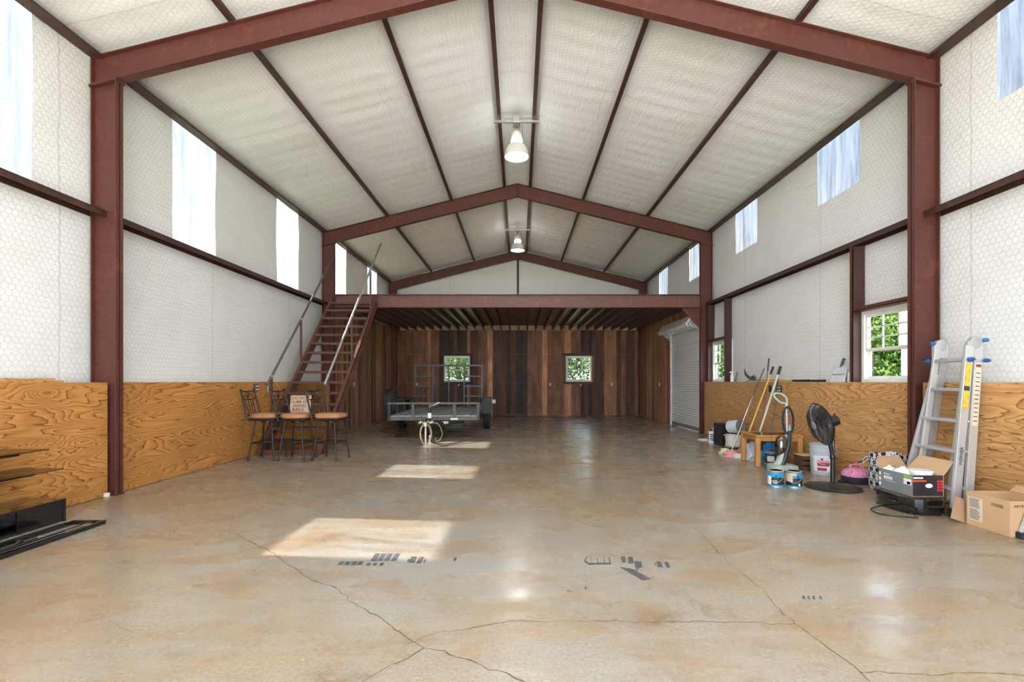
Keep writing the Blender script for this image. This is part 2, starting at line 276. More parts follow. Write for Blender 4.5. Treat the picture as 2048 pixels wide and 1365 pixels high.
# ------------------------------------------------------------------ mesh helpers
class MB:
    def __init__(s): s.v = []; s.f = []; s.uv = None
    def add(s, vs, fs):
        o = len(s.v); s.v += [tuple(p) for p in vs]; s.f += [tuple(i + o for i in q) for q in fs]; return s
    def box(s, x0, x1, y0, y1, z0, z1):
        return s.add([(x, y, z) for x in (x0, x1) for y in (y0, y1) for z in (z0, z1)],
                     [(0, 1, 3, 2), (4, 6, 7, 5), (0, 4, 5, 1), (2, 3, 7, 6), (0, 2, 6, 4), (1, 5, 7, 3)])
    def beam(s, p0, p1, wd, ht, up=(0, 0, 1)):
        p0 = Vector(p0); p1 = Vector(p1); d = (p1 - p0).normalized(); u = Vector(up)
        a = d.cross(u)
        if a.length < 1e-5: a = d.cross(Vector((1, 0, 0)))
        a.normalize(); b = a.cross(d); a *= wd / 2; b *= ht / 2
        vs = [p + i * a + j * b for p in (p0, p1) for i in (-1, 1) for j in (-1, 1)]
        return s.add(vs, [(0, 1, 3, 2), (4, 6, 7, 5), (0, 4, 5, 1), (2, 3, 7, 6), (0, 2, 6, 4), (1, 5, 7, 3)])
    def prism(s, poly, ax, a, b):
        """polygon in the two other axes, pushed along axis ax from a to b"""
        def pt(p, t):
            q = list(p); q.insert(ax, t); return tuple(q)
        n = len(poly)
        return s.add([pt(p, a) for p in poly] + [pt(p, b) for p in poly],
                     [tuple(range(n))[::-1], tuple(range(n, 2 * n))] + [(i, (i + 1) % n, (i + 1) % n + n, i + n) for i in range(n)])
    def tube(s, pts, r, n=8, close=False):
        pts = [Vector(p) for p in pts]; m = len(pts); rs = r if isinstance(r, (list, tuple)) else [r] * m
        vs = []; fs = []; ref = None
        for i, p in enumerate(pts):
            if close: t = (pts[(i + 1) % m] - pts[i - 1])
            else: t = pts[min(i + 1, m - 1)] - pts[max(i - 1, 0)]
            t.normalize()
            if ref is None:
                ref = t.cross(Vector((0, 0, 1)))
                if ref.length < 1e-3: ref = t.cross(Vector((1, 0, 0)))
            else: ref = ref - t * ref.dot(t)
            ref.normalize(); q = t.cross(ref)
            for k in range(n):
                a = 2 * math.pi * k / n + math.pi / n; vs.append(p + rs[i] * (math.cos(a) * ref + math.sin(a) * q))
        for i in range(m if close else m - 1):
            j = (i + 1) % m
            for k in range(n): fs.append((i * n + k, i * n + (k + 1) % n, j * n + (k + 1) % n, j * n + k))
        if not close: fs += [tuple(range(n))[::-1], tuple(range((m - 1) * n, m * n))]
        return s.add(vs, fs)
    def cyl(s, p0, p1, r0, r1=None, n=16): return s.tube([p0, p1], [r0, r0 if r1 is None else r1], n)
    def lathe(s, prof, c=(0, 0, 0), n=24, axis=(0, 0, 1), ex=1., ey=1., cap=True):
        q = Vector((0, 0, 1)).rotation_difference(Vector(axis)); c = Vector(c); vs = []; fs = []
        for r, z in prof:
            for k in range(n):
                a = 2 * math.pi * k / n; vs.append(c + q @ Vector((r * math.cos(a) * ex, r * math.sin(a) * ey, z)))
        for i in range(len(prof) - 1):
            for k in range(n): fs.append((i * n + k, i * n + (k + 1) % n, (i + 1) * n + (k + 1) % n, (i + 1) * n + k))
        if cap: fs += [tuple(range(n))[::-1], tuple(range((len(prof) - 1) * n, len(prof) * n))]
        return s.add(vs, fs)
    def build(s, name, m, parent=None, bevel=0., smooth=False, world=False, angle=40, seg=2):
        me = bpy.data.meshes.new(name); vs = s.v
        if world and parent:
            inv = parent_matrix(parent).inverted(); vs = [tuple(inv @ Vector(p)) for p in vs]
        me.from_pydata(vs, [], s.f)
        if s.uv:
            ul = me.uv_layers.new(name='UVMap'); flat = []
            for q in s.f:
                for i in q: flat += s.uv[i]
            ul.data.foreach_set('uv', flat)
        me.materials.append(MATS[m]); me.update()
        if smooth:
            me.polygons.foreach_set('use_smooth', [True] * len(me.polygons)); me.set_sharp_from_angle(angle=R(angle))
        o = bpy.data.objects.new(name, me); col.objects.link(o)
        if parent: o.parent = parent
        if bevel:
            b = o.modifiers.new('bevel', 'BEVEL'); b.width = bevel; b.segments = seg; b.limit_method = 'ANGLE'
        return o
def parent_matrix(o):
    m = Matrix.LocRotScale(o.location, o.rotation_euler, o.scale)
    return parent_matrix(o.parent) @ m if o.parent else m
def tag(o, label=None, cat=None, group=None, kind=None):
    for k, v in (('label', label), ('category', cat), ('group', group), ('kind', kind)):
        if v: o[k] = v
    return o
def thing(name, label, cat, loc=(0, 0, 0), rz=0., group=None, kind=None):
    o = bpy.data.objects.new(name, None); col.objects.link(o); o.location = loc; o.rotation_euler = (0, 0, rz); o.empty_display_size = .1
    return tag(o, label, cat, group, kind)
def dup(o, parent=None, loc=None, rz=None, label=None):
    c = o.copy(); col.objects.link(c); c.parent = parent
    if loc is not None: c.location = loc
    if rz is not None: c.rotation_euler = (0, 0, rz)
    if label: c['label'] = label
    for ch in list(o.children): dup(ch, c)
    return c
def copy_part(o, parent, loc):
    c = o.copy(); col.objects.link(c); c.parent = parent; c.location = loc; return c
def fl(x, y):            # where a pixel of the photograph meets the floor
    d = CH * F / (y - VY); return (CX + (x - VX) * d / F, d)
def text_mesh(name, body, size, mtx, m, parent, space=1., bold=0.):
    cu = bpy.data.curves.new(name, 'FONT'); cu.body = body; cu.size = size; cu.extrude = .0006; cu.offset = bold; cu.space_character = space; cu.align_x = 'LEFT'
    t = bpy.data.objects.new(name, cu); col.objects.link(t); dg = bpy.context.evaluated_depsgraph_get(); dg.update()
    me = bpy.data.meshes.new_from_object(t.evaluated_get(dg)); me.name = name; bpy.data.objects.remove(t); me.transform(mtx)
    me.materials.clear(); me.materials.append(MATS[m]); o = bpy.data.objects.new(name, me); col.objects.link(o); o.parent = parent
    return o
FACE_XZ = Matrix.Rotation(R(90), 4, 'X')                                   # text readable from -Y
FACE_LEFT = Matrix.Rotation(R(-90), 4, 'Z') @ Matrix.Rotation(R(90), 4, 'X')  # readable from -X
# ================================================================== THE SETTING
HW, PLY, GI, CI, CO = 4.60, 4.37, 4.42, 4.29, 4.56       # insulation, plywood face, girt edge, column faces
Y0, YB = -1.0, 17.42                                     # front and back
FR = [-.85, 5.24, 11.35, 17.12]                          # steel frames
zb = lambda x: 5.56 - .25 * abs(x)                       # underside of the rafters
zt = lambda x: 5.86 - .25 * abs(x)
zr = lambda x: 5.985 - .25 * abs(x)                      # roof lining
# floor with its cracks and tyre marks
fo = MB().box(-4.75, 4.75, Y0 - .6, YB + .2, -.2, 0).build('floor', 'concrete'); tag(fo, 'polished tan and grey concrete floor with stains and hairline cracks', kind='structure')
def ribbon(pix, wd, m, name='crack', z=.0012):
    pts = [Vector((*fl(*p), 0)) for p in pix]; fine = [pts[0]]
    for a, b in zip(pts, pts[1:]):
        n = max(1, int((b - a).length / .035)); d = (b - a); nn = Vector((-d.y, d.x, 0)).normalized()
        for i in range(1, n + 1): fine.append(a + d * i / n + nn * random.gauss(0, .006) * (i < n))
    vs = []; fs = []
    for i, p in enumerate(fine):
        t = fine[min(i + 1, len(fine) - 1)] - fine[max(i - 1, 0)]; nn = Vector((-t.y, t.x, 0)).normalized()
        h = wd * random.uniform(.25, .75); vs += [p + nn * h + Vector((0, 0, z)), p - nn * h + Vector((0, 0, z))]
    fs = [(2 * i, 2 * i + 1, 2 * i + 3, 2 * i + 2) for i in range(len(fine) - 1)]
    MB().add(vs, fs).build(name, m, fo)
ribbon([(475, 1068), (500, 1085), (548, 1107), (572, 1128), (600, 1145), (622, 1160), (668, 1175), (690, 1190), (702, 1205), (750, 1230), (770, 1245), (800, 1265), (830, 1287), (848, 1297), (890, 1303), (925, 1318), (965, 1333), (1015, 1348), (1050, 1365), (1100, 1390)], .0065, 'crack')
ribbon([(848, 1297), (800, 1325), (745, 1352), (690, 1380)], .005, 'crack')
ribbon([(815, 1290), (870, 1268), (930, 1260), (1000, 1247), (1024, 1242), (1100, 1244), (1200, 1243), (1300, 1245), (1420, 1245), (1500, 1246), (1560, 1248), (1590, 1248)], .0045, 'crack')
ribbon([(1385, 1055), (1420, 1085), (1440, 1108), (1460, 1130), (1490, 1152), (1530, 1185), (1545, 1205), (1565, 1228), (1590, 1248), (1632, 1278), (1660, 1300), (1720, 1345), (1745, 1370), (1780, 1400)], .005, 'crack')
ribbon([(1420, 1087), (1500, 1087), (1600, 1088), (1720, 1091), (1850, 1093), (1980, 1090)], .006, 'crack_faint')
ribbon([(1720, 1346), (1800, 1348), (1860, 1352), (1930, 1347), (2060, 1352)], .005, 'crack')
ribbon([(310, 1072), (355, 1082), (400, 1077), (460, 1070), (520, 1060), (600, 1050)], .007, 'crack_faint')
ribbon([(1120, 1030), (1150, 1042), (1180, 1052), (1210, 1057)], .014, 'crack_faint')
ribbon([(455, 1070), (462, 1055), (466, 1035), (470, 1010)], .006, 'crack_faint')
ribbon([(220, 1243), (240, 1255), (268, 1266)], .004, 'crack_faint')
def mark(quad):
    MB().add([(*fl(*p), .0016) for p in quad], [(0, 1, 2, 3)]).build('tyre_mark', 'tyre_ink', fo)
def slant(x, y0, y1, wd, sh): mark([(x, y1), (x + wd, y1), (x + wd + sh, y0), (x + sh, y0)])
for x in (674, 687, 700, 712): slant(x, 1124, 1131.5, 10, 6)
for x in (731, 744, 757): slant(x, 1127, 1132.5, 8, 4)
for x in (741, 754, 767, 781): slant(x, 1108, 1123, 11, 9)
slant(813, 1119, 1125, 4, 4); slant(817, 1114, 1127, 12, 6); slant(832, 1115, 1128, 10, 7); slant(846, 1119, 1127, 4, 3); slant(906, 1116, 1123, 5, 3)
mark([(1170, 1126), (1178, 1131), (1184, 1130), (1170, 1122)]); mark([(1178, 1131), (1222, 1130), (1222, 1126), (1180, 1127)])
for x in (1183, 1196, 1209): mark([(x, 1127), (x + 1.6, 1127), (x - 2, 1114), (x - 3.6, 1114)])
mark([(1168, 1122), (1170, 1123), (1176, 1114), (1174, 1113.5)]); mark([(1219, 1127), (1222, 1126), (1219, 1116), (1217, 1116)])
for a in ([(1245, 1127), (1252, 1126), (1250, 1114), (1241, 1114)], [(1257, 1129), (1268, 1128), (1265, 1114), (1256, 1115)], [(1270, 1136), (1285, 1137), (1283, 1124), (1269, 1123)], [(1312, 1124), (1316, 1136), (1325, 1136), (1322, 1125)], [(1328, 1125), (1334, 1137), (1341, 1136), (1336, 1125)], [(1308, 1126), (1311, 1133), (1313, 1133), (1310, 1126)], [(1238, 1135), (1285, 1162), (1304, 1160), (1262, 1138)], [(1270, 1142), (1274, 1143), (1279, 1137), (1275, 1136)]): mark(a)
for x in (1606, 1616, 1626, 1640): mark([(x, 1200), (x + 5, 1200), (x + 3, 1193), (x - 2, 1193)])
mark([(1168, 1179), (1173, 1181), (1174, 1174), (1171, 1172)]); mark([(1133, 1183), (1145, 1186), (1146, 1184), (1134, 1181)])
# lining of walls: a sheet with openings
def sheet(name, m, us, vs_, holes, place, puff=.012, step=.22, seed=0.):
    def cuts(lo, hi, extra):
        c = sorted({lo, hi, *[e for e in extra if lo < e < hi]}); out = []
        for a, b in zip(c, c[1:]):
            n = max(1, round((b - a) / step)); out += [a + (b - a) * i / n for i in range(n)]
        return out + [c[-1]]
    U = cuts(*us, [h[i] for h in holes for i in (0, 1)]); V = cuts(*vs_, [h[i] for h in holes for i in (2, 3)])
    b = MB(); b.uv = []
    for u in U:
        for v in V:
            d = puff * mnoise.noise(Vector((u * 1.3, v * 1.1, seed))) * 1.6; b.v.append(place(u, v, d)); b.uv.append((u, v))
    nv = len(V)
    for i in range(len(U) - 1):
        for j in range(nv - 1):
            cu, cv = (U[i] + U[i + 1]) / 2, (V[j] + V[j + 1]) / 2
            if any(h[0] < cu < h[1] and h[2] < cv < h[3] for h in holes): continue
            b.f.append((i * nv + j, (i + 1) * nv + j, (i + 1) * nv + j + 1, i * nv + j + 1))
    return b.build(name, m, smooth=True)
PAN = [3.69 + 2.78 * k for k in range(-2, 6)]
PANL = [(p, p + .92, 3.11 if p < 11 else 3.27, 4.74) for p in PAN if p > -.9 and p < 16]
PANR = [(p, p + .92, 3.90, 4.74) for p in PAN if p > -.9 and p < 16]
WR = [(5.42, 6.34, 1.21, 2.14), (10.33, 11.22, 1.21, 2.14)]
DOOR = (11.5, 13.85, 0, 2.6)
tag(sheet('wall_left', 'insul', (Y0, YB), (0, 4.90), PANL, lambda u, v, d: (-HW + d, u, v)), 'white faced insulation under wire netting on the left wall', kind='structure')
tag(sheet('wall_right', 'insul', (Y0, YB), (0, 4.90), PANR + WR + [DOOR], lambda u, v, d: (HW - d, u, v), seed=5.), 'white faced insulation under wire netting on the right wall', kind='structure')
BW = [(-2.65, -1.72, 1.21, 2.14), (1.72, 2.65, 1.21, 2.14)]
b = sheet('wall_back', 'insul', (-HW, HW), (0, 6.0), BW, lambda u, v, d: (u, YB - .02 - d, v), seed=9.); tag(b, 'back gable wall, dark barn boards below and white insulation above', kind='structure'); wall_back = b
tag(sheet('wall_front', 'insul', (-HW, HW), (0, 6.0), [(-3.2, 3.2, 0, 4.4)], lambda u, v, d: (u, Y0 + d, v), seed=12.), 'front gable wall with its wide door opening', kind='structure')
# roof lining, strip by strip between the purlins
ceil = thing('ceiling', 'pitched roof lined with white faced insulation under wire netting', None, (0, 0, 0), kind='structure')
PX = [.33, 1.57, 3.08]
def strip(xa, xb):
    b = MB(); b.uv = []; nu = 300; nvv = 8
    for i in range(nu + 1):
        y = Y0 + (YB - Y0) * i / nu
        for j in range(nvv + 1):
            t = j / nvv; x = xa + (xb - xa) * t; s = math.sin(math.pi * t) ** .6 if 0 < t < 1 else 0
            z = zr(x) - .03 * s - s * (.005 * math.sin(y * 21) + .012 * mnoise.noise(Vector((x * .8, y * .7, xa))) + .012 * abs(math.sin(y * 1.72 + 1)) ** 12)
            b.v.append((x, y, z)); b.uv.append((y, x * 1.03))
    for i in range(nu):
        for j in range(nvv):
            a = i * (nvv + 1) + j; b.f.append((a, a + 1, a + nvv + 2, a + nvv + 1))
    b.build('insulation_strip', 'insul_roof', ceil, smooth=True)
E = [-HW - .08, -3.08, -1.57, -.33, 0, .33, 1.57, 3.08, HW + .08]
for a, c in zip(E, E[1:]):
    if a == 0: continue
    if c == 0: strip(-.33, .33)
    else: strip(a, c)
# translucent ribbed panels
def ribbed(name, side, p, lab):
    b = MB(); n = 72; x = side * (HW + .05)
    for i in range(n + 1):
        y = p[0] - .12 + (p[1] - p[0] + .24) * i / n; ph = (y * 4.4) % 1
        dx = .022 * max(0, 1 - abs(ph - .5) * 7) + .004 * max(0, 1 - abs((y * 17.6) % 1 - .5) * 4)
        b.v += [(x + side * dx, y, p[2] - .05), (x + side * dx, y, p[3] + .1)]
    b.f = [(2 * i, 2 * i + 2, 2 * i + 3, 2 * i + 1) for i in range(n)]
    o = b.build(name, 'fibreglass', smooth=True, angle=60); tag(o, lab, kind='structure')
nm = ['nearest the camera', 'second from the camera', 'third from the camera', 'just behind the middle column', 'farthest back over the loft', 'in the far corner']
wn = 5
for k, p in enumerate([q for q in PANL if q[0] > 3]):
    ribbed('window_%d' % wn, -1, p, 'tall translucent panel high in the left wall, ' + nm[k]); wn += 1
for k, p in enumerate([q for q in PANR if q[0] > 3]):
    ribbed('window_%d' % wn, 1, p, 'short translucent panel high in the right wall, ' + nm[k]); wn += 1
for q in PANL + PANR:
    if q[0] < 3: ribbed('window_%d' % wn, -1 if q in PANL else 1, q, 'translucent panel high in the side wall beside the camera'); wn += 1
# ------------------------------------------------------------------ windows
def window(n, lab, place, W, H, post=False):
    """place maps (u along the wall, depth outwards, z) to the room; u 0..W, z 0..H"""
    o = thing('window_%d' % n, lab, None, place(W / 2, 0, 0), kind='structure')
    def bars(name, m, lst):
        b = MB()
        for u0, u1, d0, d1, z0, z1 in lst:
            p = place(u0, d0, z0); q = place(u1, d1, z1); b.box(*[t for i in range(3) for t in sorted((p[i], q[i]))])
        return b.build(name, m, o, world=True)
    bars('frame', 'white_paint', [(0, .045, 0, .09, 0, H), (W - .045, W, 0, .09, 0, H), (.045, W - .045, 0, .09, 0, .05), (.045, W - .045, 0, .09, H - .045, H)])
    for z0, z1, d in ((H * .44, H - .05, .02), (.05, H * .44 + .03, .055)):
        s = bars('sash', 'white_paint', [(.045, .075, d, d + .03, z0, z1), (W - .075, W - .045, d, d + .03, z0, z1), (.075, W - .075, d, d + .03, z0, z0 + .035), (.075, W - .075, d, d + .03, z1 - .035, z1)])
        g = MB(); p = place(.075, d + .013, z0 + .035); q = place(W - .075, d + .017, z1 - .035); g.box(*[t for i in range(3) for t in sorted((p[i], q[i]))]).build('pane', 'pane', s, world=True)
        if d < .03:
            hh = z1 - z0 - .07
            for k in (1, 2):
                uu = .075 + (W - .15) * k / 3; gg = MB(); p = place(uu - .008, d + .005, z0 + .035); q = place(uu + .008, d + .025, z1 - .035)
                gg.box(*[t for i in range(3) for t in sorted((p[i], q[i]))]).build('muntin', 'white_paint', s, world=True)
                zz = z0 + .035 + hh * k / 3; gg = MB(); p = place(.075, d + .005, zz - .008); q = place(W - .075, d + .025, zz + .008)
                gg.box(*[t for i in range(3) for t in sorted((p[i], q[i]))]).build('muntin', 'white_paint', s, world=True)
    return o
window(1, 'small white sash window in the board wall behind the trailer gate', lambda u, d, z: (-2.65 + u, YB - .1 + d, 1.21 + z), .93, .93)
window(2, 'small white sash window in the board wall right of the trailer', lambda u, d, z: (1.72 + u, YB - .1 + d, 1.21 + z), .93, .93)
window(3, 'white sash window in the right wall beside the ladder column', lambda u, d, z: (4.53 + d, 5.42 + u, 1.21 + z), .92, .93)
window(4, 'white sash window in the right wall next to the roll-up door', lambda u, d, z: (4.53 + d, 10.33 + u, 1.21 + z), .89, .93)
# ------------------------------------------------------------------ barn boards under the loft
bx = lambda m, *a: MB().box(*a).build('board', m, None)
SEQ = [(260, 'r'), (330, 'm'), (362, 'n'), (405, 'm'), (560, 'k'), (592, 'n'), (695, 'd'), (728, 'o'), (800, 'd'), (930, 'k'), (1000, 'm'), (1032, 'o'), (1133, 'm'), (1166, 'o'), (1232, 'm'), (1305, 'k'), (1370, 'd'), (1440, 'n'), (1540, 'd'), (1700, 'm')]
rb = random.Random(3)
def place_board(x0, x1, z0, z1, m):
    o = MB().box(-(x1 - x0) / 2 + .0006, (x1 - x0) / 2 - .0006, -.02, rb.uniform(-.004, .004) + .0, 0, z1 - z0).build('board', m, wall_back, bevel=.002, seg=1)
    o.location = ((x0 + x1) / 2, YB - .055, z0)
x = -PLY
while x < PLY - .02:
    wd = rb.choice((.13, .15, .165, .18)); x1 = min(PLY, x + wd); px = VX + (x + wd / 2 - CX) * F / 17.35; k = (px - 740) * 2.926
    tone = next(t for lim, t in SEQ if k < lim)
    if tone in 'mdr' and rb.random() < .35: tone = rb.choice('mdrn' if tone == 'm' else 'mdkr')
    if tone == 'k' and rb.random() < .3: tone = 'd'
    if tone == 'o': x1 = min(PLY, x + .19)
    spans = [(0, 3.1)]
    for h in BW:
        if x1 > h[0] + .001 and x < h[1] - .001:
            if x < h[0] and h[0] - x > .05: x1 = h[0]
            elif x1 > h[1] and h[1] - x > .03: x1 = h[1]
            if (x + x1) / 2 > h[0] and (x + x1) / 2 < h[1]: spans = [(0, 1.21), (2.14, 3.1)]
    for z0, z1 in spans: place_board(x, x1, z0, z1, 'barn_' + tone)
    x = x1
for h, m in ((BW[0], 'barn_k'), (BW[1], 'barn_d')):
    for z0, z1, e in ((2.14, 2.23, .12), (1.12, 1.21, .12)):
        o = MB().box(-(h[1] - h[0]) / 2 - e, (h[1] - h[0]) / 2 + e, -.025, 0, 0, z1 - z0).build('window_trim', m, wall_back, bevel=.003, seg=1); o.location = ((h[0] + h[1]) / 2, YB - .08, z0)
    for s in (0, 1):
        o = MB().box(-.045, .045, -.02, 0, 0, .93).build('window_trim', 'barn_m' if m == 'barn_d' else 'barn_k', wall_back, bevel=.003, seg=1); o.location = (h[s] + (.05 if s else -.05), YB - .078, 1.21)
nb = MB()
for zz in (.03, 1.17, 2.19, 3.06):
    for i in range(118):
        xx = -4.3 + i * 8.6 / 117 + rb.uniform(-.02, .02)
        if any(h[0] - .15 < xx < h[1] + .15 for h in BW) and 1 < zz < 2.3: continue
        nb.box(xx - .006, xx + .006, YB - .081, YB - .073, zz - .006, zz + .006)
tag(nb.build('nail_heads', 'alu_dull', wall_back), kind='stuff')
# the same boards down both sides of the bay
def side_boards(side, parent, tones, y0, y1, hole=None):
    y = y0; X = side * PLY
    while y < y1 - .02:
        wd = rb.choice((.10, .13, .15, .165)); e = min(y1, y + wd)
        z0 = 0
        if hole and y < hole[1] and e > hole[0]:
            if y < hole[1] < e - .03: e = hole[1]
            if (y + e) / 2 < hole[1]: z0 = hole[3]
        o = MB().box(-.012, .012, -(e - y) / 2 + .0006, (e - y) / 2 - .0006, 0, 3.08 - z0).build('board', 'barn_' + rb.choice(tones), parent, bevel=.002, seg=1)
        o.location = (X + side * (.012 + rb.uniform(0, .008)), (y + e) / 2, z0); y = e
wl = bpy.data.objects['wall_left']; wr = bpy.data.objects['wall_right']
side_boards(-1, wl, 'mdmtnrt', 11.42, YB - .08); side_boards(1, wr, 'nmnotno', 11.42, YB - .08, (11.5, 13.85, 0, 2.75))
# ------------------------------------------------------------------ plywood wainscot, sheet by sheet
def sheets(side, parent, m, cuts, nails):
    X = side * PLY
    for a, c in zip(cuts, cuts[1:]):
        o = MB().box(-.009, .009, -(c - a) / 2 + .0015, (c - a) / 2 - .0015, .004, 1.218).build('plywood_sheet', m, parent, bevel=.0015, seg=1)
        o.location = (X + side * .009, (a + c) / 2, 0)
        L = MB().box(min(side * .018, side * .2), max(side * .018, side * .2), -(c - a) / 2, (c - a) / 2, 1.17, 1.216).build('ledge', 'lumber', parent, bevel=.002, seg=1); L.location = (X, (a + c) / 2, 0)
        if nails:
            h = MB()
            for zz in (.08, .35, .62, .9, 1.15):
                for yy in [(-(c - a) / 2 + .06)] + [random.uniform(-(c - a) / 2 + .1, (c - a) / 2 - .1) for _ in range(2)] + [0]:
                    h.lathe([(random.choice((.005, .006, .009)), 0), (.004, .001)], (-side * .0095, yy + random.uniform(-.02, .02), zz + random.uniform(-.04, .04)), 7, (-side, 0, 0))
            tag(h.build('nail_holes', 'ink', o), kind='stuff')
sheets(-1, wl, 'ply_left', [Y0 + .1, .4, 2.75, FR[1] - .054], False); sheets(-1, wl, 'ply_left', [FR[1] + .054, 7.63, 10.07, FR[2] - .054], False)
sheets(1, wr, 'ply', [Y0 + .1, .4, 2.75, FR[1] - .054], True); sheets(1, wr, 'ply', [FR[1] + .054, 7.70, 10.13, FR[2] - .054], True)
# ================================================================== STEEL
def column(side, y, lab, m='red_steel'):
    o = thing('steel_column', lab, 'column', (side * (CI + CO) / 2, y, 0), group='columns of the steel frames')
    xi, xo = side * CI, side * CO; t = .009
    MB().prism([(xi, .01), (xi, zb(CI) - .02), (xo, zb(CO) - .02), (xo, .01)], 1, y - .004, y + .004).build('web', m, o, world=True)
    for xx, s in ((xi, 1), (xo, -1)):
        a, c = sorted((xx, xx + s * side * t)); MB().box(a, c, y - .052, y + .052, .01, zb(abs(xx)) - .02).build('flange', m, o, world=True, bevel=.0015, seg=1)
    MB().prism([(xi - side * .012, zb(CI - .012) - .02), (xi - side * .012, zb(CI - .012)), (xo + side * .012, zb(CO + .012)), (xo + side * .012, zb(CO + .012) - .02)], 1, y - .06, y + .06).build('cap_plate', m, o, world=True)
    a, c = sorted((xi - side * .01, xo + side * .01)); MB().box(a, c, y - .06, y + .06, 0, .012).build('base_plate', m, o, world=True)
    return o
column(-1, FR[1], 'red steel column on the left, between the two plywood runs'); column(1, FR[1], 'red steel column on the right, behind the aluminium ladder')
column(-1, FR[2], 'red steel column behind the top of the stairs'); column(1, FR[2], 'red steel column between the roll-up door and the plywood on the right')
column(-1, FR[3], 'red steel column in the back left corner, top seen over the loft'); column(1, FR[3], 'red steel column in the back right corner, top seen over the loft')
column(-1, FR[0], 'red steel column at the front door, left of the camera'); column(1, FR[0], 'red steel column at the front door, right of the camera')
def rafter(side, y, lab):
    o = thing('steel_rafter', lab, 'rafter', (side * 2.2, y, zb(2.2)), group='rafters of the steel frames'); m = 'red_steel'
    e = CO
    MB().prism([(0, zb(0)), (side * e, zb(e)), (side * e, zt(e)), (0, zt(0))], 1, y - .004, y + .004).build('web', m, o, world=True)
    for f, d in ((zb, .01), (zt, -.01)):
        MB().prism([(0, f(0)), (side * e, f(e)), (side * e, f(e) + d), (0, f(0) + d)], 1, y - .052, y + .052).build('flange', m, o, world=True)
    a, c = sorted((side * .001, side * .012)); MB().box(a, c, y - .05, y + .05, zb(0) + .012, zt(0) - .012).build('ridge_plate', 'purlin_steel', o, world=True)
    a, c = sorted((side * (e - .01), side * e)); MB().box(a, c, y - .052, y + .052, zb(e), zt(e)).build('end_plate', m, o, world=True)
for i, t in ((1, 'nearest the camera'), (2, 'of the middle frame over the loft edge'), (3, 'of the last frame against the back gable'), (0, 'above the front door behind the camera')):
    rafter(-1, FR[i], 'red steel rafter rising from the left, ' + t); rafter(1, FR[i], 'red steel rafter rising from the right, ' + t)
def csec(name, poly, ax, a, c, m, lab, cat, grp, loc):
    o = thing(name, lab, cat, loc, group=grp); MB().prism(poly, ax, a, c).build('channel', m, o, world=True)
    return o
wname = {.33: 'beside the ridge', 1.57: 'half way up', 3.08: 'nearest the eave'}
for side, sn in ((-1, 'left'), (1, 'right')):
    for p in PX:
        x = side * p; z0 = zt(p) + .002; h = .155; t = .006; q = .062
        P = [(x, z0), (x - side * q, z0), (x - side * q, z0 + .02), (x - side * (q - t), z0 + .02), (x - side * (q - t), z0 + t), (x - side * t, z0 + t), (x - side * t, z0 + h), (x, z0 + h)]
        P = [(a, min(b, zr(a) + .03)) for a, b in P]
        o = thing('roof_purlin', 'long dark red roof purlin on the %s slope, %s' % (sn, wname[p]), 'purlin', (x, 8, z0), group='purlins along the roof')
        MB().prism(P, 1, Y0 + .02, YB - .05).build('web_channel', 'purlin_steel', o, world=True)
    x0, x1 = side * (HW - .02), side * (HW - .15); z0 = 4.725
    P = [(x0, z0), (x1, z0), (x1, z0 + .03), (x1 + side * .006, z0 + .03), (x1 + side * .006, z0 + .006), (x0 - side * .01, z0 + .006), (x0 - side * .01, 4.832), (x0, 4.832)]
    o = thing('eave_strut', 'dark red eave strut along the top of the %s wall' % sn, 'strut', (x0, 8, z0), group='eave struts')
    MB().prism(P, 1, Y0 + .02, YB - .05).build('channel', 'purlin_steel', o, world=True)
    for a, c, t in ((FR[0] + .01, FR[1] - .006, 'beside the camera'), (FR[1] + .006, FR[2] - .006, 'between the first and middle columns'), (FR[2] + .006, FR[3] - .006, 'behind the loft edge')):
        xo, xi = side * (HW - .02), side * GI
        o = thing('wall_girt', 'dark red wall girt half way up the %s wall, %s' % (sn, t), 'girt', (xi, (a + c) / 2, 3.02), group='girts along the walls')
        MB().box(*sorted((xo, xi)), a, c, 3.062, 3.07).build('web', 'purlin_steel', o, world=True)
        MB().box(*sorted((xi, xi + side * .007)), a, c, 3.005, 3.066).build('lip', 'purlin_steel', o, world=True)
        MB().box(*sorted((xo, xo - side * .007)), a, c, 3.005, 3.066).build('lip', 'purlin_steel', o, world=True)
# framing of the right hand windows
def stud(y, lab, z1=3.004, face=1):
    o = thing('window_jamb', lab, 'jamb', (GI, y, 1.22), group='steel window framing')
    MB().box(GI, HW - .02, y - .004, y + .004, 1.22, z1).build('web', 'purlin_steel', o, world=True)
    MB().box(GI, GI + .007, y - .004, y + .055 * face, 1.22, z1).build('lip', 'red_steel', o, world=True) if face > 0 else MB().box(GI, GI + .007, y - .055, y + .004, 1.22, z1).build('lip', 'red_steel', o, world=True)
stud(6.35, 'dark red steel jamb left of the window beside the ladder column'); stud(5.40, 'dark red steel jamb behind the ladder column', face=-1)
stud(10.32, 'dark red steel jamb right of the window by the roll-up door', face=-1); stud(11.235, 'dark red steel jamb beside the column at the roll-up door')
for a, c, t in ((5.41, 6.34, 'beside the ladder column'), (10.33, 11.23, 'by the roll-up door')):
    o = thing('window_header', 'red steel header over the window ' + t, 'header', (GI, (a + c) / 2, 2.15), group='steel window framing')
    MB().box(GI, HW - .02, a, c, 2.142, 2.15).build('web', 'red_steel', o, world=True); MB().box(GI, GI + .007, a, c, 2.142, 2.19).build('lip', 'red_steel', o, world=True)
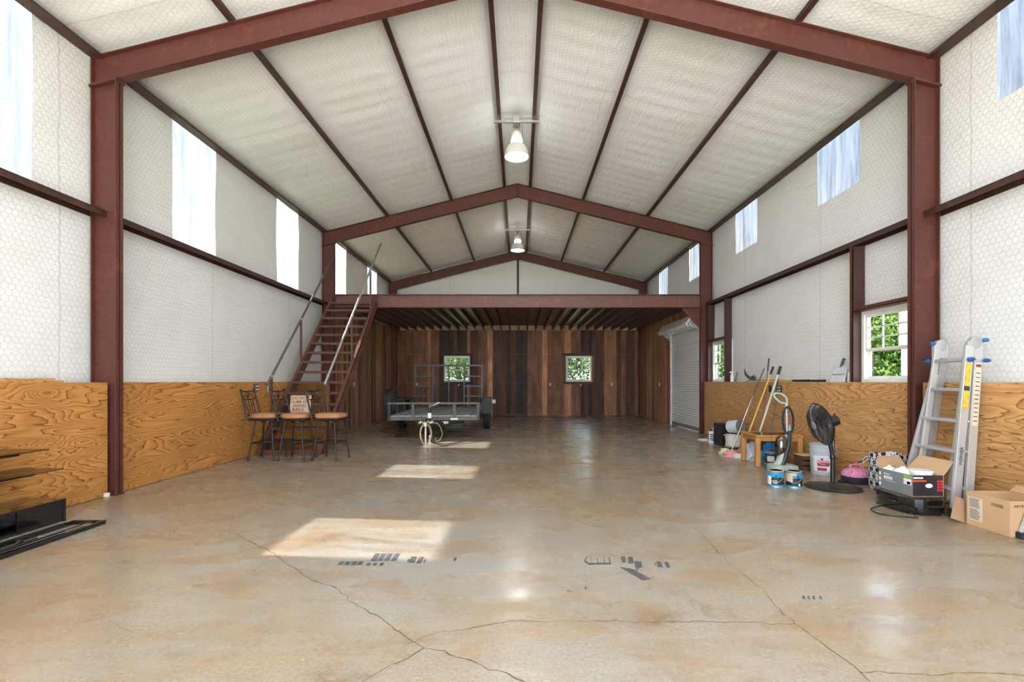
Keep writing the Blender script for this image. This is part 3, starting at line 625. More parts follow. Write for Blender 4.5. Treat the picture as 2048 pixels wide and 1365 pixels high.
# gable post
o = thing('gable_post', 'thin dark post in the middle of the back gable', 'post', (0, FR[3] + .12, 3.26))
MB().box(-.035, .035, FR[3] + .16, FR[3] + .168, 3.26, zt(0)).build('web', 'purlin_steel', o, world=True); MB().box(-.035, -.028, FR[3] + .10, FR[3] + .16, 3.26, zt(0)).build('lip', 'purlin_steel', o, world=True); MB().box(.028, .035, FR[3] + .10, FR[3] + .16, 3.26, zt(0)).build('lip', 'purlin_steel', o, world=True)
# ------------------------------------------------------------------ loft
o = thing('loft_beam', 'wide rusty red steel beam carrying the front edge of the loft', 'beam', (0, FR[2], 2.95))
MB().box(-CI, CI, FR[2] - .005, FR[2] + .005, 2.962, 3.248).build('web', 'beam_steel', o, world=True)
for z in (2.95, 3.246): MB().box(-CI, CI, FR[2] - .075, FR[2] + .075, z, z + .014).build('flange', 'red_steel', o, world=True)
for s in (-1, 1):
    MB().prism([(s * CI, 2.95), (s * (CI - .40), 2.95), (s * CI, 2.55)], 1, FR[2] - .006, FR[2] + .006).build('gusset_plate', 'red_steel', o, world=True)
    MB().beam((s * (CI - .40), FR[2], 2.945), (s * (CI - .002), FR[2], 2.545), .09, .01, (0, 1, 0)).build('gusset_flange', 'red_steel', o, world=True)
jp = None
ORD = 'first second third fourth fifth sixth seventh eighth ninth tenth eleventh twelfth thirteenth fourteenth fifteenth sixteenth seventeenth eighteenth nineteenth twentieth twenty-first twenty-second twenty-third twenty-fourth twenty-fifth twenty-sixth twenty-seventh twenty-eighth twenty-ninth'.split()
for i in range(29):
    x = -4.24 + i * .303
    if jp is None:
        b = MB(); P = [(0, 0), (.045, 0), (.045, .02), (.04, .02), (.04, .005), (.005, .005), (.005, .165), (.045, .165), (.045, .17), (0, .17)]
        b.prism(P, 1, 0, YB - .09 - FR[2] - .02)
        jp = b.build('floor_joist', 'joist_steel'); jp.location = (x, FR[2] + .01, 3.05); tag(jp, 'dark steel loft joist nearest the left wall', 'joist', 'joists under the loft floor'); j = jp
    else:
        j = jp.copy(); col.objects.link(j); j.location = (x, FR[2] + .01, 3.05); j['label'] = 'dark steel loft joist, %s from the left wall' % ORD[i]
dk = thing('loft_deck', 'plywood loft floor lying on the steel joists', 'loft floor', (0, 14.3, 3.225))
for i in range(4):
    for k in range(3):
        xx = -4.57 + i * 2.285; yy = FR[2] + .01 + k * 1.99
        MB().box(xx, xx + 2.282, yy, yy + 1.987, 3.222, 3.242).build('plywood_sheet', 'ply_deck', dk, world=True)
o = MB().box(-4.3, 4.3, YB - .085, YB - .078, 3.06, 3.215).build('rim_board', 'lumber'); o.parent = wall_back
# ------------------------------------------------------------------ roll-up door
d1 = thing('door_1', 'white ribbed steel roll-up door, closed, under the loft on the right', None, (4.41, 12.7, 0), kind='structure')
ya, yb_ = DOOR[0], DOOR[1]
prof = []
for i in range(9):
    t = i / 8; prof.append((4.415 - .016 * math.sin(math.pi * min(1, t * 1.25)) if t < .8 else 4.415, t * .0615))
sl_m = None
for k in range(43):
    if sl_m is None:
        b = MB(); n = len(prof)
        b.v = [(x - 4.41, yy, z) for yy in ((ya - yb_) / 2, (yb_ - ya) / 2) for x, z in prof]; b.f = [(i, i + 1, n + i + 1, n + i) for i in range(n - 1)]
        o = b.build('slat', 'door_slat', d1, smooth=True, angle=70); sl_m = o
    else: o = sl_m.copy(); col.objects.link(o); o.parent = d1
    o.location = (0, (ya + yb_) / 2 - 12.7, .09 + k * .0615)
MB().box(4.385, 4.425, ya + .03, yb_ - .03, .005, .09).build('bottom_bar', 'galv', d1, world=True, bevel=.004)
MB().box(4.37, 4.425, yb_ - .02, yb_ + .04, 0, 2.62).build('guide_rail', 'galv', d1, world=True); MB().box(4.37, 4.425, ya - .06, ya, 0, 2.62).build('guide_rail', 'galv', d1, world=True)
hp = [(4.06, 2.53), (4.02, 2.58), (4.02, 2.60), (4.14, 2.80), (4.35, 2.83), (4.36, 2.82), (4.16, 2.785), (4.045, 2.60), (4.045, 2.585), (4.07, 2.545)]
MB().prism(hp, 1, ya + .02, yb_ + .02).build('hood', 'door_slat', d1, world=True)
MB().lathe([(.13, 0), (.13, yb_ - ya - .08)], (4.235, ya + .05, 2.64), 28, (0, 1, 0)).build('coil', 'door_slat', d1, world=True, smooth=True)
for yy in (ya + .0, yb_ - .0): MB().prism([(4.36, 2.45), (4.36, 2.82), (4.15, 2.79), (4.10, 2.62), (4.16, 2.52)], 1, yy - .006, yy + .006).build('end_bracket', 'alu_dull', d1, world=True)
MB().tube([(4.10, 12.7, 2.55), (4.08, 12.75, 2.47), (4.06, 12.85, 2.45), (4.05, 12.95, 2.5)], .012, 6).build('pull_handle', 'white_plastic', d1, world=True)
for a in (0, 1): MB().tube([(4.2, yb_ - .04 - .12 * a if 0 else yb_ + .0, 2.52), (4.36, yb_ + .0, 2.40)], .018, 8).build('brace', 'galv', d1, world=True) if a == 0 else None
MB().box(4.45, 4.47, 10.9, 15, 0, 3.0).build('backing', 'galv', d1, world=True) if 0 else None
# ------------------------------------------------------------------ high bay lamps
def lamp(y, lab):
    z = 5.755; o = thing('high_bay_lamp', lab, 'lamp', (0, y, 5.1), group='high bay lamps under the ridge')
    MB().box(-.40, .40, y - .018, y + .018, z - .02, z + .02).build('strut_bar', 'galv', o, world=True)
    MB().box(-.06, .06, y - .05, y + .05, z - .035, z + .09).build('junction_box', 'alu_dull', o, world=True, bevel=.008)
    MB().tube([(.06, y, z + .05), (.2, y, z + .06), (.31, y, z + .055)], .011, 6).build('conduit', 'alu_dull', o, world=True); MB().tube([(-.06, y, z + .05), (-.2, y, z + .06), (-.30, y, z + .1)], .007, 6).build('cable', 'alu_dull', o, world=True)
    MB().cyl((0, y, z - .12), (0, y, z - .03), .012).build('stem', 'dark_grey', o, world=True)
    MB().tube([(.1, y, z - .03), (.102, y, z - .2), (.11, y, z - .36)], .004, 5).build('cord', 'black_plastic', o, world=True)
    b = MB()
    for k in range(4):
        a = k * math.pi / 2 + .4; b.cyl((.05 * math.cos(a), y + .05 * math.sin(a), z - .19), (.06 * math.cos(a), y + .06 * math.sin(a), z - .08), .003, n=5)
    b.lathe([(.068, -.005), (.068, .005)], (0, y, z - .085), 12); b.build('hanger_cage', 'chrome', o, world=True)
    MB().lathe([(.085, 0), (.09, .01), (.09, .09), (.08, .105)], (0, y, z - .30), 20).build('driver_housing', 'lamp_shell', o, world=True, smooth=True)
    MB().lathe([(.075, 0), (.095, .015), (.10, .045), (.085, .07)], (0, y, z - .378), 24).build('collar', 'collar_glow', o, world=True, smooth=True)
    zt_ = z - .385; pr = [(.06, 0), (.11, -.012), (.152, -.045), (.182, -.095), (.203, -.165), (.213, -.235)]
    b = MB(); b.lathe(pr, (0, y, zt_), 36, cap=False); b.lathe([(r - .006, q) for r, q in pr[::-1]], (0, y, zt_), 36, cap=False); b.build('reflector', 'lamp_shell', o, world=True, smooth=True, angle=80)
    MB().lathe([(.03, -.028), (.13, -.018), (.2, 0)][::-1] if 0 else [(.06, -.03), (.15, -.015), (.203, 0.)], (0, y, zt_ - .225), 36).build('lens', 'lamp_glow', o, world=True, smooth=True)
    ld = bpy.data.lights.new('lamp_light', 'AREA'); ld.shape = 'DISK'; ld.size = .38; ld.energy = LAMP_W; ld.color = (1, .96, .90)
    lo = bpy.data.objects.new('lamp_light', ld); col.objects.link(lo); lo.parent = o; lo.location = (0, 0, zt_ - .27 - 5.1)
lamp(8.42, 'lit white bell lamp under the ridge, in front of the middle frame'); lamp(14.45, 'lit white bell lamp under the ridge, over the loft'); lamp(2.2, 'lit white bell lamp added out of view above the camera')  # the third lamp is out of view, added as one more light source
# ------------------------------------------------------------------ stairs
SX0, SX1, SY = -4.24, -3.29, 7.98
st = thing('steel_staircase', 'steep open red steel staircase with pipe handrails up to the loft', 'staircase', ((SX0 + SX1) / 2, SY, 0))
off = lambda z: SY + z
for x in (SX0, SX1):
    b = MB(); t = .006; y1, z1 = FR[2] - .08, 3.26; h = .14
    P = [(SY - .03, 0), (SY + .24, 0), (y1, y1 - SY - .24), (y1, z1), (y1 - .02, z1)]
    b.prism(P, 0, x - t / 2, x + t / 2); b.build('stringer', 'stair_steel', st, world=True)
    s = 1 if x == SX0 else -1
    MB().beam((x - s * .028, SY - .03, 0), (x - s * .028, y1 - .02, z1), .056, .007, (0, -1, 1)).build('stringer_flange', 'stair_steel', st, world=True)
    MB().beam((x - s * .028, SY + .24, 0.005), (x - s * .028, y1, y1 - SY - .24), .056, .007, (0, -1, 1)).build('stringer_flange', 'stair_steel', st, world=True)
for k in range(1, 16):
    z = .2 * k + .03; y = SY + .2 * k - .02
    b = MB(); b.box(SX0 + .004, SX1 - .004, y, y + .22, z - .006, z); b.box(SX0 + .004, SX1 - .004, y, y + .006, z - .045, z - .006); b.box(SX0 + .004, SX1 - .004, y + .214, y + .22, z - .045, z - .006); b.build('tread', 'stair_steel', st, world=True)
MB().box(SX0 + .004, SX1 - .004, SY + .02, SY + .026, .01, .09).build('kick_plate', 'stair_steel', st, world=True)
def hline(y): return y - SY + .87
for x, ya_, yc in ((SX1, 8.28, 11.66), (SX0 - .03, 8.28, 11.18)):
    MB().cyl((x, ya_, hline(ya_)), (x, yc, hline(yc)), .021, n=14).build('handrail', 'galv' if x > -4 else 'pole_grey', st, world=True, smooth=True)
for x, ys in ((SX1, (8.43, 9.64, 10.84)), (SX0 - .03, (8.42, 9.56))):
    for y in ys:
        MB().box(x - .016, x + .016, y - .016, y + .016, max(0, y - SY - .12), hline(y) - .01).build('rail_post', 'stair_steel', st, world=True)
        MB().lathe([(.028, -.02), (.028, .02)], (x, y, hline(y)), 12, (0, 1, 1)).build('rail_clamp', 'alu_dull', st, world=True)
MB().tube([(SX0 - .03, 8.42, 1.26), (SX0 + .02, 8.5, 1.18), (SX0 + .05, 8.55, 1.08), (SX0 + .06, 8.57, 1.05)], .004, 5).build('wire', 'galv', st, world=True)
# sign
sg = thing('warning_sign', 'cream board sign with brown lettering standing on a stair tread', 'sign', (-3.905, 8.70, .632)); sg.rotation_euler = (R(-8), 0, 0)
MB().box(-.185, .185, 0, .012, 0, .345).build('panel', 'sign_cream', sg, bevel=.002)
for i, (t, s, dx) in enumerate((('DO NOT', .078, -.172), ('CLIMB ON', .066, -.172), ('HAND', .080, -.13), ('RAILS', .080, -.14))):
    text_mesh('lettering', t, s, Matrix.Translation((dx, -.0012, (.272, .205, .132, .060)[i])) @ FACE_XZ, 'sign_red', sg, 1.05, .0011)
# ================================================================== THINGS ON THE LEFT
def curve(pts, close=False, k=4):
    pts = [Vector(p) for p in pts]; n = len(pts); out = []
    for i in range(n if close else n - 1):
        g = (lambda j: pts[j % n]) if close else (lambda j: pts[max(0, min(n - 1, j))])
        a, b, c, d = g(i - 1), g(i), g(i + 1), g(i + 2)
        for q in range(k):
            t = q / k; out.append(.5 * (2 * b + (c - a) * t + (2 * a - 5 * b + 4 * c - d) * t * t + (3 * b - a - 3 * c + d) * t ** 3))
    return out if close else out + [pts[-1]]
def px(x, y, d): return (CX + (x - VX) * d / F, d, CH - (y - VY) * d / F)
def pillow(b, sx, sy, z0, h, n=12, pw=3.5, c=(0, 0)):
    def ring(k):
        t = k / 8 * math.pi / 2; s = .90 + .10 * math.sin(math.pi * min(1, k / 4)) if k < 4 else math.cos((k - 4) / 4 * math.pi / 2) ** .55
        return s, z0 + h * (math.sin(k / 8 * math.pi / 2))
    N = 40; vs = []; fs = []
    for k in range(8):
        s, z = ring(k)
        for i in range(N):
            a = 2 * math.pi * i / N; ca, sa = math.cos(a), math.sin(a); r = (abs(ca) ** pw + abs(sa) ** pw) ** (-1 / pw)
            vs.append((c[0] + sx * s * r * ca, c[1] + sy * s * r * sa, z))
    vs.append((c[0], c[1], z0 + h)); 
    for k in range(7):
        for i in range(N): fs.append((k * N + i, k * N + (i + 1) % N, (k + 1) * N + (i + 1) % N, (k + 1) * N + i))
    for i in range(N): fs.append((7 * N + i, 7 * N + (i + 1) % N, 8 * N))
    fs.append(tuple(range(N))[::-1]); return b.add(vs, fs)
def make_stool():
    o = thing('bar_stool', 'dark iron bar stool with tan leather seat, nearest the left wall', 'bar stool', group='bar stools in front of the stairs'); m = 'stool_iron'
    MB().box(-.205, .205, -.205, .205, .615, .65).build('seat_frame', m, o, bevel=.006)
    MB().lathe([(.10, .585), (.10, .615)], n=20).build('swivel_plate', m, o)
    pillow(MB(), .215, .215, .65, .085).build('seat_cushion', 'tan_leather', o, smooth=True, angle=60)
    lp = []
    for sx in (-1, 1):
        for sy in (-1, 1):
            a = Vector((sx * .125, sy * .125, .61)); c = Vector((sx * .205, sy * .205, 0)); lp.append((a, c))
            g = MB().cyl(a, c, .0135, .0135, 10).build('leg', m, o, smooth=True)
            MB().cyl((sx * .20, sy * .20, .0), (sx * .196, sy * .196, .03), .018, n=10).build('foot_cap', 'black_plastic', g)
    at = lambda q, z: q[0].lerp(q[1], (.61 - z) / .61)
    for i, j in ((0, 1), (1, 3), (3, 2), (2, 0)):
        MB().cyl(at(lp[i], .27), at(lp[j], .27), .009, n=8).build('stretcher', m, o, smooth=True)
    P = lambda sy, z: (-.205 - .115 * (z - .62) / .47, sy * (.20 - .012 * (z - .62) / .47), z)
    for sy in (-1, 1):
        g = MB().tube([P(sy, .62), P(sy, .86), P(sy, 1.09)], .0145, 10).build('back_post', m, o, smooth=True)
        MB().lathe([(.012, -.01), (.019, 0), (.019, .012), (.01, .022)], P(sy, 1.09), 10).build('finial', m, g, smooth=True)
    MB().tube([P(-1, 1.075), (P(0, 1.07)[0] - .02, 0, 1.065), P(1, 1.075)], .010, 8).build('top_rail', m, o, smooth=True)
    for z in (.945, .70): MB().tube([P(-1, z), (P(0, z)[0] - .015, 0, z), P(1, z)], .008, 8).build('cross_rail', m, o, smooth=True)
    for y in (-.10, -.033, .033, .10): MB().tube([(P(0, .70)[0] - .012, y, .70), (P(0, .945)[0] - .012, y, .945)], .006, 6).build('spindle', m, o)
    for s in (-1, 1): MB().tube([P(s * .93, .955), (P(0, 1.06)[0] - .018, 0, 1.06)], .006, 6).build('brace', m, o)
    b = MB(); pts = []
    for k in range(10):
        r = .042 if k % 2 == 0 else .018; a = math.pi / 2 + k * math.pi / 5; pts.append((r * math.cos(a), .995 + r * math.sin(a)))
    b.prism(pts, 0, P(0, 1)[0] - .02, P(0, 1)[0] - .012).build('star', m, o)
    return o
s0 = make_stool(); s0.location = (-3.94, 7.66, 0)
dup(s0, None, (-3.45, 7.62, 0), R(-3), 'dark iron bar stool with tan leather seat, middle of the three by the stairs')
dup(s0, None, (-2.93, 7.65, 0), R(-9), 'dark iron bar stool with tan leather seat, rightmost of the three by the stairs')
# media stand with glass shelves
ms = thing('media_stand', 'black television stand with two glass shelves against the left plywood', 'tv stand', (-4.16, 3.3, 0))
MB().box(-4.35, -3.95, 2.3, 4.26, .185, .20).build('top_panel', 'black_gloss', ms, world=True, bevel=.002)
MB().box(-4.35, -3.95, 4.235, 4.26, .0, .184).build('end_panel', 'black_gloss', ms, world=True, bevel=.002); MB().box(-4.35, -3.95, 2.3, 2.325, 0, .184).build('end_panel', 'black_gloss', ms, world=True)
MB().box(-4.35, -3.965, 2.325, 4.235, .0, .02).build('bottom_panel', 'black_plastic', ms, world=True); MB().box(-4.35, -4.33, 2.325, 4.235, .02, .184).build('back_panel', 'black_plastic', ms, world=True)
MB().box(-3.965, -3.955, 3.85, 4.235, .02, .184).build('front_panel', 'black_gloss', ms, world=True)
g = MB().box(-3.965, -3.958, 2.5, 3.84, .09, .184).build('front_panel', 'black_gloss', ms, world=True)
MB().box(-4.20, -4.08, 2.75, 2.95, .20, .95).build('spine', 'black_metal', ms, world=True, bevel=.005)
for z, y1, xa in ((.645, 4.11, -4.36), (.458, 4.24, -4.36)):
    MB().box(xa + .01, -3.95, 2.35, y1, z, z + .010).build('glass_shelf', 'shelf_glass', ms, world=True, bevel=.002)
    a = MB().box(-4.20, -4.10, 2.9, y1 - .10, z - .036, z - .001).build('shelf_arm', 'black_metal', ms, world=True, bevel=.003)
for k in range(3):
    MB().tube([(-4.05 + .02 * k, 3.0, .03), (-4.1, 3.25, .09 + .02 * k), (-4.0 - .03 * k, 3.5, .05), (-4.05, 3.75, .03)], .006, 6).build('loose_cable', 'black_plastic', ms, world=True)
# flat frame on the floor
ff = thing('metal_frame', 'long flat black metal frame with chrome rails lying on the floor', 'frame', (-3.66, 3.2, 0))
for a in ((-3.545, -3.52, 2.2, 4.17), (-3.80, -3.775, 2.2, 4.17), (-3.775, -3.545, 4.145, 4.17), (-3.775, -3.545, 2.2, 2.225)): MB().box(*a, 0, .035).build('frame_bar', 'black_gloss', ff, world=True, bevel=.003)
for x in (-3.60, -3.63, -3.70): MB().box(x - .011, x + .011, 2.225, 4.05 if x > -3.65 else 3.75, .004, .026).build('rail', 'chrome' if x != -3.63 else 'black_metal', ff, world=True, bevel=.003)
for y in (3.62, 3.35): MB().cyl((-3.70, y, .026), (-3.70, y, .045), .022, n=12).build('bolt_knob', 'black_metal', ff, world=True)
MB().box(-3.64, -3.57, 4.06, 4.12, .004, .02).build('corner_clip', 'galv', ff, world=True)
# planks on the ledge
for k, (x0, x1, y1, z, t) in enumerate(((-4.56, -4.40, 4.72, 1.218, 'lower'), (-4.56, -4.41, 4.64, 1.238, 'upper'))):
    o = MB().box(x0, x1, 1.6, y1, z, z + .019).build('plank', 'lumber' if 0 else 'ply', bevel=.002); tag(o, 'thin plank on the ledge above the media stand, %s of two' % t, 'plank', 'planks on the left ledge')
o = MB(); 
for k in range(2): pillow(o, .035 - .01 * k, .025, .0 + .018 * k, .022, c=(-4.365 + .01 * k, FR[1] - .085))
tag(o.build('foam_scrap', 'foam', smooth=True), 'lump of white foam at the foot of the left column', 'scrap')
# outlets
def outlet(name, x, y, z, nrm, m_plate, m_face, lab, quad=False):
    o = thing(name, lab, 'outlet', (x, y, z), group='electrical outlets'); 
    ax = Vector(nrm); w_, h_ = (.115, .115) if quad else (.07, .115)
    t = Vector((0, 1, 0)) if abs(ax.x) > .5 else Vector((1, 0, 0))
    def bb(nm, m, u0, u1, v0, v1, d0, d1):
        p = t * u0 + ax * d0; q = t * u1 + ax * d1; MB().box(*sorted((p.x, q.x)), *sorted((p.y, q.y)), v0, v1).build(nm, m, o, bevel=.002, seg=1)
    bb('cover_plate', m_plate, -w_ / 2, w_ / 2, -h_ / 2, h_ / 2, 0, .02)
    for u in ((-.028, .028) if quad else (0,)):
        for v in (-.026, .026): bb('socket', m_face, u - .016, u + .016, v - .016, v + .016, .02, .024)
outlet('outlet', *(-PLY, 8.10, 1.12), (1, 0, 0), 'black_plastic', 'white_plastic', 'black outlet with four white sockets on the left plywood', True)
outlet('outlet', *(-PLY, 8.50, 1.11), (1, 0, 0), 'alu_dull', 'black_plastic', 'dark outlet with steel cover next to the stairs')
outlet('outlet', *(PLY, 8.02, 1.10), (-1, 0, 0), 'black_plastic', 'white_plastic', 'black outlet with four white sockets behind the poles', True)
outlet('outlet', *(PLY, 8.32, 1.10), (-1, 0, 0), 'green_grip', 'black_plastic', 'dark green outlet behind the poles')
for xx, mm, t in ((-3.62, 'label_tan', 'left of the trailer gate'), (-2.12, 'label_tan', 'under the left back window'), (-.97, 'yellow', 'just right of the trailer gate'), (1.16, 'label_tan', 'left of the right back window'), (2.26, 'label_tan', 'under the right back window'), (3.36, 'white_plastic', 'right of the right back window')):
    outlet('outlet', xx, YB - .076, 1.12, (0, -1, 0), mm, 'white_plastic', 'small outlet on the board wall, ' + t)
outlet('outlet', PLY, 14.9, 1.13, (-1, 0, 0), 'alu_dull', 'white_plastic', 'steel outlet on the boards between door and back corner'); outlet('outlet', -PLY, 12.9, 1.15, (1, 0, 0), 'alu_dull', 'white_plastic', 'steel outlet on the boards behind the stairs')
# ================================================================== TRAILER
tr = thing('utility_trailer', 'grey single axle utility trailer with plank deck and raised ramp gate', 'trailer', (-1.79, 10.38, 0), R(2.7))
W2, L = .965, 3.2
m = 'trailer_steel'
def tyre(name, parent, c, r=.33, wd=.19, sub=True):
    o = MB().lathe([(r * .60, -wd * .42), (r * .84, -wd * .5), (r * .97, -wd * .42), (r, -wd * .3), (r, -wd * .13), (r * .975, -wd * .12), (r * .975, -wd * .08), (r, -wd * .07), (r, wd * .07), (r * .975, wd * .08), (r * .975, wd * .12), (r, wd * .13), (r, wd * .3), (r * .97, wd * .42), (r * .84, wd * .5), (r * .60, wd * .42)], c, 36, (1, 0, 0), cap=False).build(name, 'rubber', parent, smooth=True)
    MB().lathe([(.03, .02), (r * .45, .03), (r * .5, wd * .36), (r * .62, wd * .44), (r * .62, -wd * .44), (r * .5, -wd * .36), (r * .45, -.03), (.03, -.02)], c, 28, (1, 0, 0)).build('rim', 'trailer_worn', o, smooth=True); return o
MB().box(-W2, W2, -.03, .03, .39, .465).build('front_beam', 'trailer_worn', tr, bevel=.004); MB().box(-W2, W2, L - .03, L + .03, .39, .465).build('rear_beam', m, tr)
for s in (-1, 1): MB().box(*sorted((s * W2, s * (W2 - .05))), .03, L - .03, .39, .465).build('side_beam', m, tr, bevel=.003)
for y in (.8, 1.6, 2.4): MB().box(-W2 + .05, W2 - .05, y - .025, y + .025, .40, .448).build('cross_member', m, tr)
nb_ = 11
for k in range(nb_):
    x0 = -W2 + .01 + k * (2 * W2 - .02) / nb_; MB().box(x0 + .005, x0 + (2 * W2 - .02) / nb_ - .005, .0, L, .466, .497 + random.uniform(-.004, .004)).build('deck_plank', 'deck_board', tr, bevel=.003, seg=1)
MB().beam((-W2 - .02, 0, .755), (W2 + .02, 0, .755), .05, .045).build('top_rail', 'trailer_worn', tr, bevel=.004)
for s in (-1, 1): MB().beam((s * W2, 0.03, .757), (s * W2, L, .757), .05, .045).build('top_rail', m, tr, bevel=.004)
for x in (-W2 + .02, -.44, .44, W2 - .02): MB().box(x - .03, x + .03, -.032, .012, .40, .732).build('rail_post', m if abs(x) > .5 else 'trailer_worn', tr)
for s in (-1, 1):
    for y in (.8, 1.7, 2.5, L - .02): MB().box(*sorted((s * W2, s * (W2 - .045))), y - .022, y + .022, .465, .735).build('rail_post', m, tr)
    q = MB(); xa, xb = sorted((s * (W2 + .01), s * (W2 + .26)))
    q.prism([(1.68, .42), (1.86, .80), (2.72, .80), (2.9, .42), (2.885, .42), (2.71, .785), (1.87, .785), (1.695, .42)], 0, xa, xb).build('fender', m, tr)
    o = tyre('wheel', tr, (s * (W2 + .13), 2.28, .33))
    MB().cyl((s * (W2 + .1), 2.28, .33), (s * (W2 + .2), 2.28, .33), .035, n=14).build('hub_cap', 'galv', o)
MB().cyl((-W2 - .1, 2.28, .33), (W2 + .1, 2.28, .33), .035, n=12).build('axle', m, tr)
for s in (-1, 1): MB().beam((s * .62, .05, .355), (s * .035, -1.05, .385), .05, .07).build('tongue_beam', m, tr, bevel=.004)
c0 = MB().box(-.045, .045, -1.22, -.98, .37, .46).build('coupler', 'trailer_worn', tr, bevel=.01)
MB().lathe([(.02, .0), (.05, .01), (.055, .05), (.04, .085), (.01, .09)], (0, -1.24, .365), 16).build('ball_socket', 'chain', c0, smooth=True); MB().beam((0, -1.2, .47), (0, -1.05, .50), .03, .02).build('latch', 'black_metal', c0)
j = MB().cyl((.02, -.78, .16), (.02, -.78, .70), .03, n=14).build('jack', 'black_metal', tr, smooth=True)
MB().cyl((.02, -.78, .02), (.02, -.78, .3), .02, n=10).build('jack_leg', 'galv', j); MB().lathe([(.055, 0), (.05, .02)], (.02, -.78, 0), 14).build('jack_foot', 'galv', j)
MB().tube([(.02, -.78, .70), (.02, -.78, .74), (.1, -.78, .75), (.2, -.72, .80)], .011, 7).build('crank', 'galv', j); MB().box(-.012, .055, -.815, -.809, .50, .60).build('label', 'white_plastic', j)
MB().cyl((0, -1.2, .0), (0, -1.2, .36), .016, n=10).build('prop_rod', 'cream_pole', tr)
for s in (-1, 1):
    b = MB()
    for k in range(19):
        t = k / 18; u = 2 * t - 1; c = Vector((s * .02 + s * .10 * math.sin(math.pi * t) ** .7 * (1 - .35 * t), -1.16 - .04 * t, .43 - .41 * t ** .9 if s > 0 else .43 - .41 * t ** .9)); ax = Vector((1, .2, 0)) if k % 2 else Vector((.1, 1, .1))
        n_ = ax.normalized(); e1 = Vector((0, 0, 1)) ; e2 = n_.cross(e1).normalized()
        b.tube([c + e1 * .021 * math.cos(a) + e2 * .013 * math.sin(a) for a in [i * math.pi / 4 for i in range(8)]], .0058, 5, close=True)
    b.build('safety_chain', 'chain', tr, smooth=True)
b = MB()
for k in range(8):
    c = Vector((-.12 + .24 * k / 7, -1.18, .44 + .015 * (k % 2))); b.tube([c + Vector((.02 * math.cos(a), (.008 if k % 2 else .003) * math.sin(a), .012 * math.sin(a))) for a in [i * math.pi / 4 for i in range(8)]], .0055, 5, close=True)
b.build('safety_chain', 'chain', tr, smooth=True)
MB().tube(curve([(.05, -1.0, .42), (.22, -1.05, .40), (.30, -1.08, .22), (.25, -1.1, .10), (.19, -1.1, .08), (.17, -1.1, .14)]), .008, 6).build('wiring_lead', 'grey_plastic', tr)
for a in ((.36, .52, -.034, -.031, .40, .44),): MB().box(*a).build('sticker', 'white_plastic', tr)
MB().beam((.275, -.63, .39), (.34, -.5, .385), .058, .045).build('sticker', 'cream_card', tr)
MB().box(W2 + .2, W2 + .36, 2.9, 2.93, .62, .72).build('tail_lamp', 'white_plastic', tr)
gy = L + .05
for a in ((-W2, -W2 + .05, .47, 1.70), (W2 - .05, W2, .47, 1.70), (-.455, -.415, .5, 1.65), (-.01, .02, .5, 1.65), (.415, .455, .5, 1.65)): MB().box(a[0], a[1], gy - .02, gy + .02, a[2], a[3]).build('gate_post', m, tr)
for z in (1.65, .47): MB().box(-W2 + .05, W2 - .05, gy - .02, gy + .02, z, z + .05).build('gate_rail', m, tr)
for z in (.81, 1.09, 1.37):
    for a, c in ((-W2 + .05, -.455), (.455, W2 - .05)): MB().box(a, c, gy - .018, gy + .018, z - .018, z + .018).build('gate_rail', m, tr)
b = MB(); 
for k in range(-13, 30):
    for s in (-1, 1):
        x0 = -.415 + k * .064; zz0, zz1 = .52, 1.65; run = 1.13 * .55; p = [x0, zz0]; q = [x0 + run, zz1]
        if s < 0: p = [-x0 , zz0]; q = [-x0 - run, zz1]
        def cut(xl):
            pass
        lo_, hi_ = -.415, .415
        t0, t1 = 0., 1.; dx = q[0] - p[0]
        ta, tb = sorted(((lo_ - p[0]) / dx, (hi_ - p[0]) / dx)); t0 = max(0, ta); t1 = min(1, tb)
        if t1 - t0 > .02: b.beam((p[0] + dx * t0, gy, p[1] + 1.13 * t0), (p[0] + dx * t1, gy, p[1] + 1.13 * t1), .003, .005, (0, 1, 0))
tag(b.build('mesh_infill', 'black_metal', tr), kind='stuff')
sp = tyre('spare_wheel', tr, (-W2 - .17, .95, .70), .335, .2)
MB().beam((-W2, .95, .70), (-W2 - .12, .95, .70), .06, .06).build('spare_bracket', m, tr)
# ================================================================== THINGS ALONG THE RIGHT WALL
# aluminium ladder
la = thing('folding_ladder', 'aluminium folding ladder with blue knobs leaning beside the right column', 'ladder', (4.08, 4.6, 0))
def rail(nm, p, q, wd, ht, m='alu'): return MB().beam(p, q, wd, ht, (1, 0, 0)).build(nm, m, la, world=True, bevel=.004)
nr = rail('front_rail', (3.955, 4.35, .05), (4.15, 4.42, 1.56), .03, .075); rail('front_rail', (3.985, 4.98, .05), (4.155, 4.79, 1.30), .03, .07)
rail('inner_rail', (4.02, 4.47, .12), (4.165, 4.455, 1.50), .025, .06, 'alu'); rail('inner_rail', (4.02, 4.84, .12), (4.165, 4.775, 1.56), .025, .06)
r2 = rail('rear_rail', (4.10, 4.385, .01), (4.245, 4.43, 1.56), .03, .075); rail('rear_rail', (4.14, 4.92, .01), (4.25, 4.79, 1.56), .03, .07, 'alu_dull')
for y, yy, xx in ((4.33, 4.42, 3.945), (4.965, 5.05, 3.975)): MB().box(xx - .05, xx + .05, y - .03, y + .035, 0, .075).build('rubber_foot', 'rubber', la, world=True, bevel=.008)
lr = lambda p, q, z: tuple(p[i] + (q[i] - p[i]) * (z - p[2]) / (q[2] - p[2]) for i in range(3))
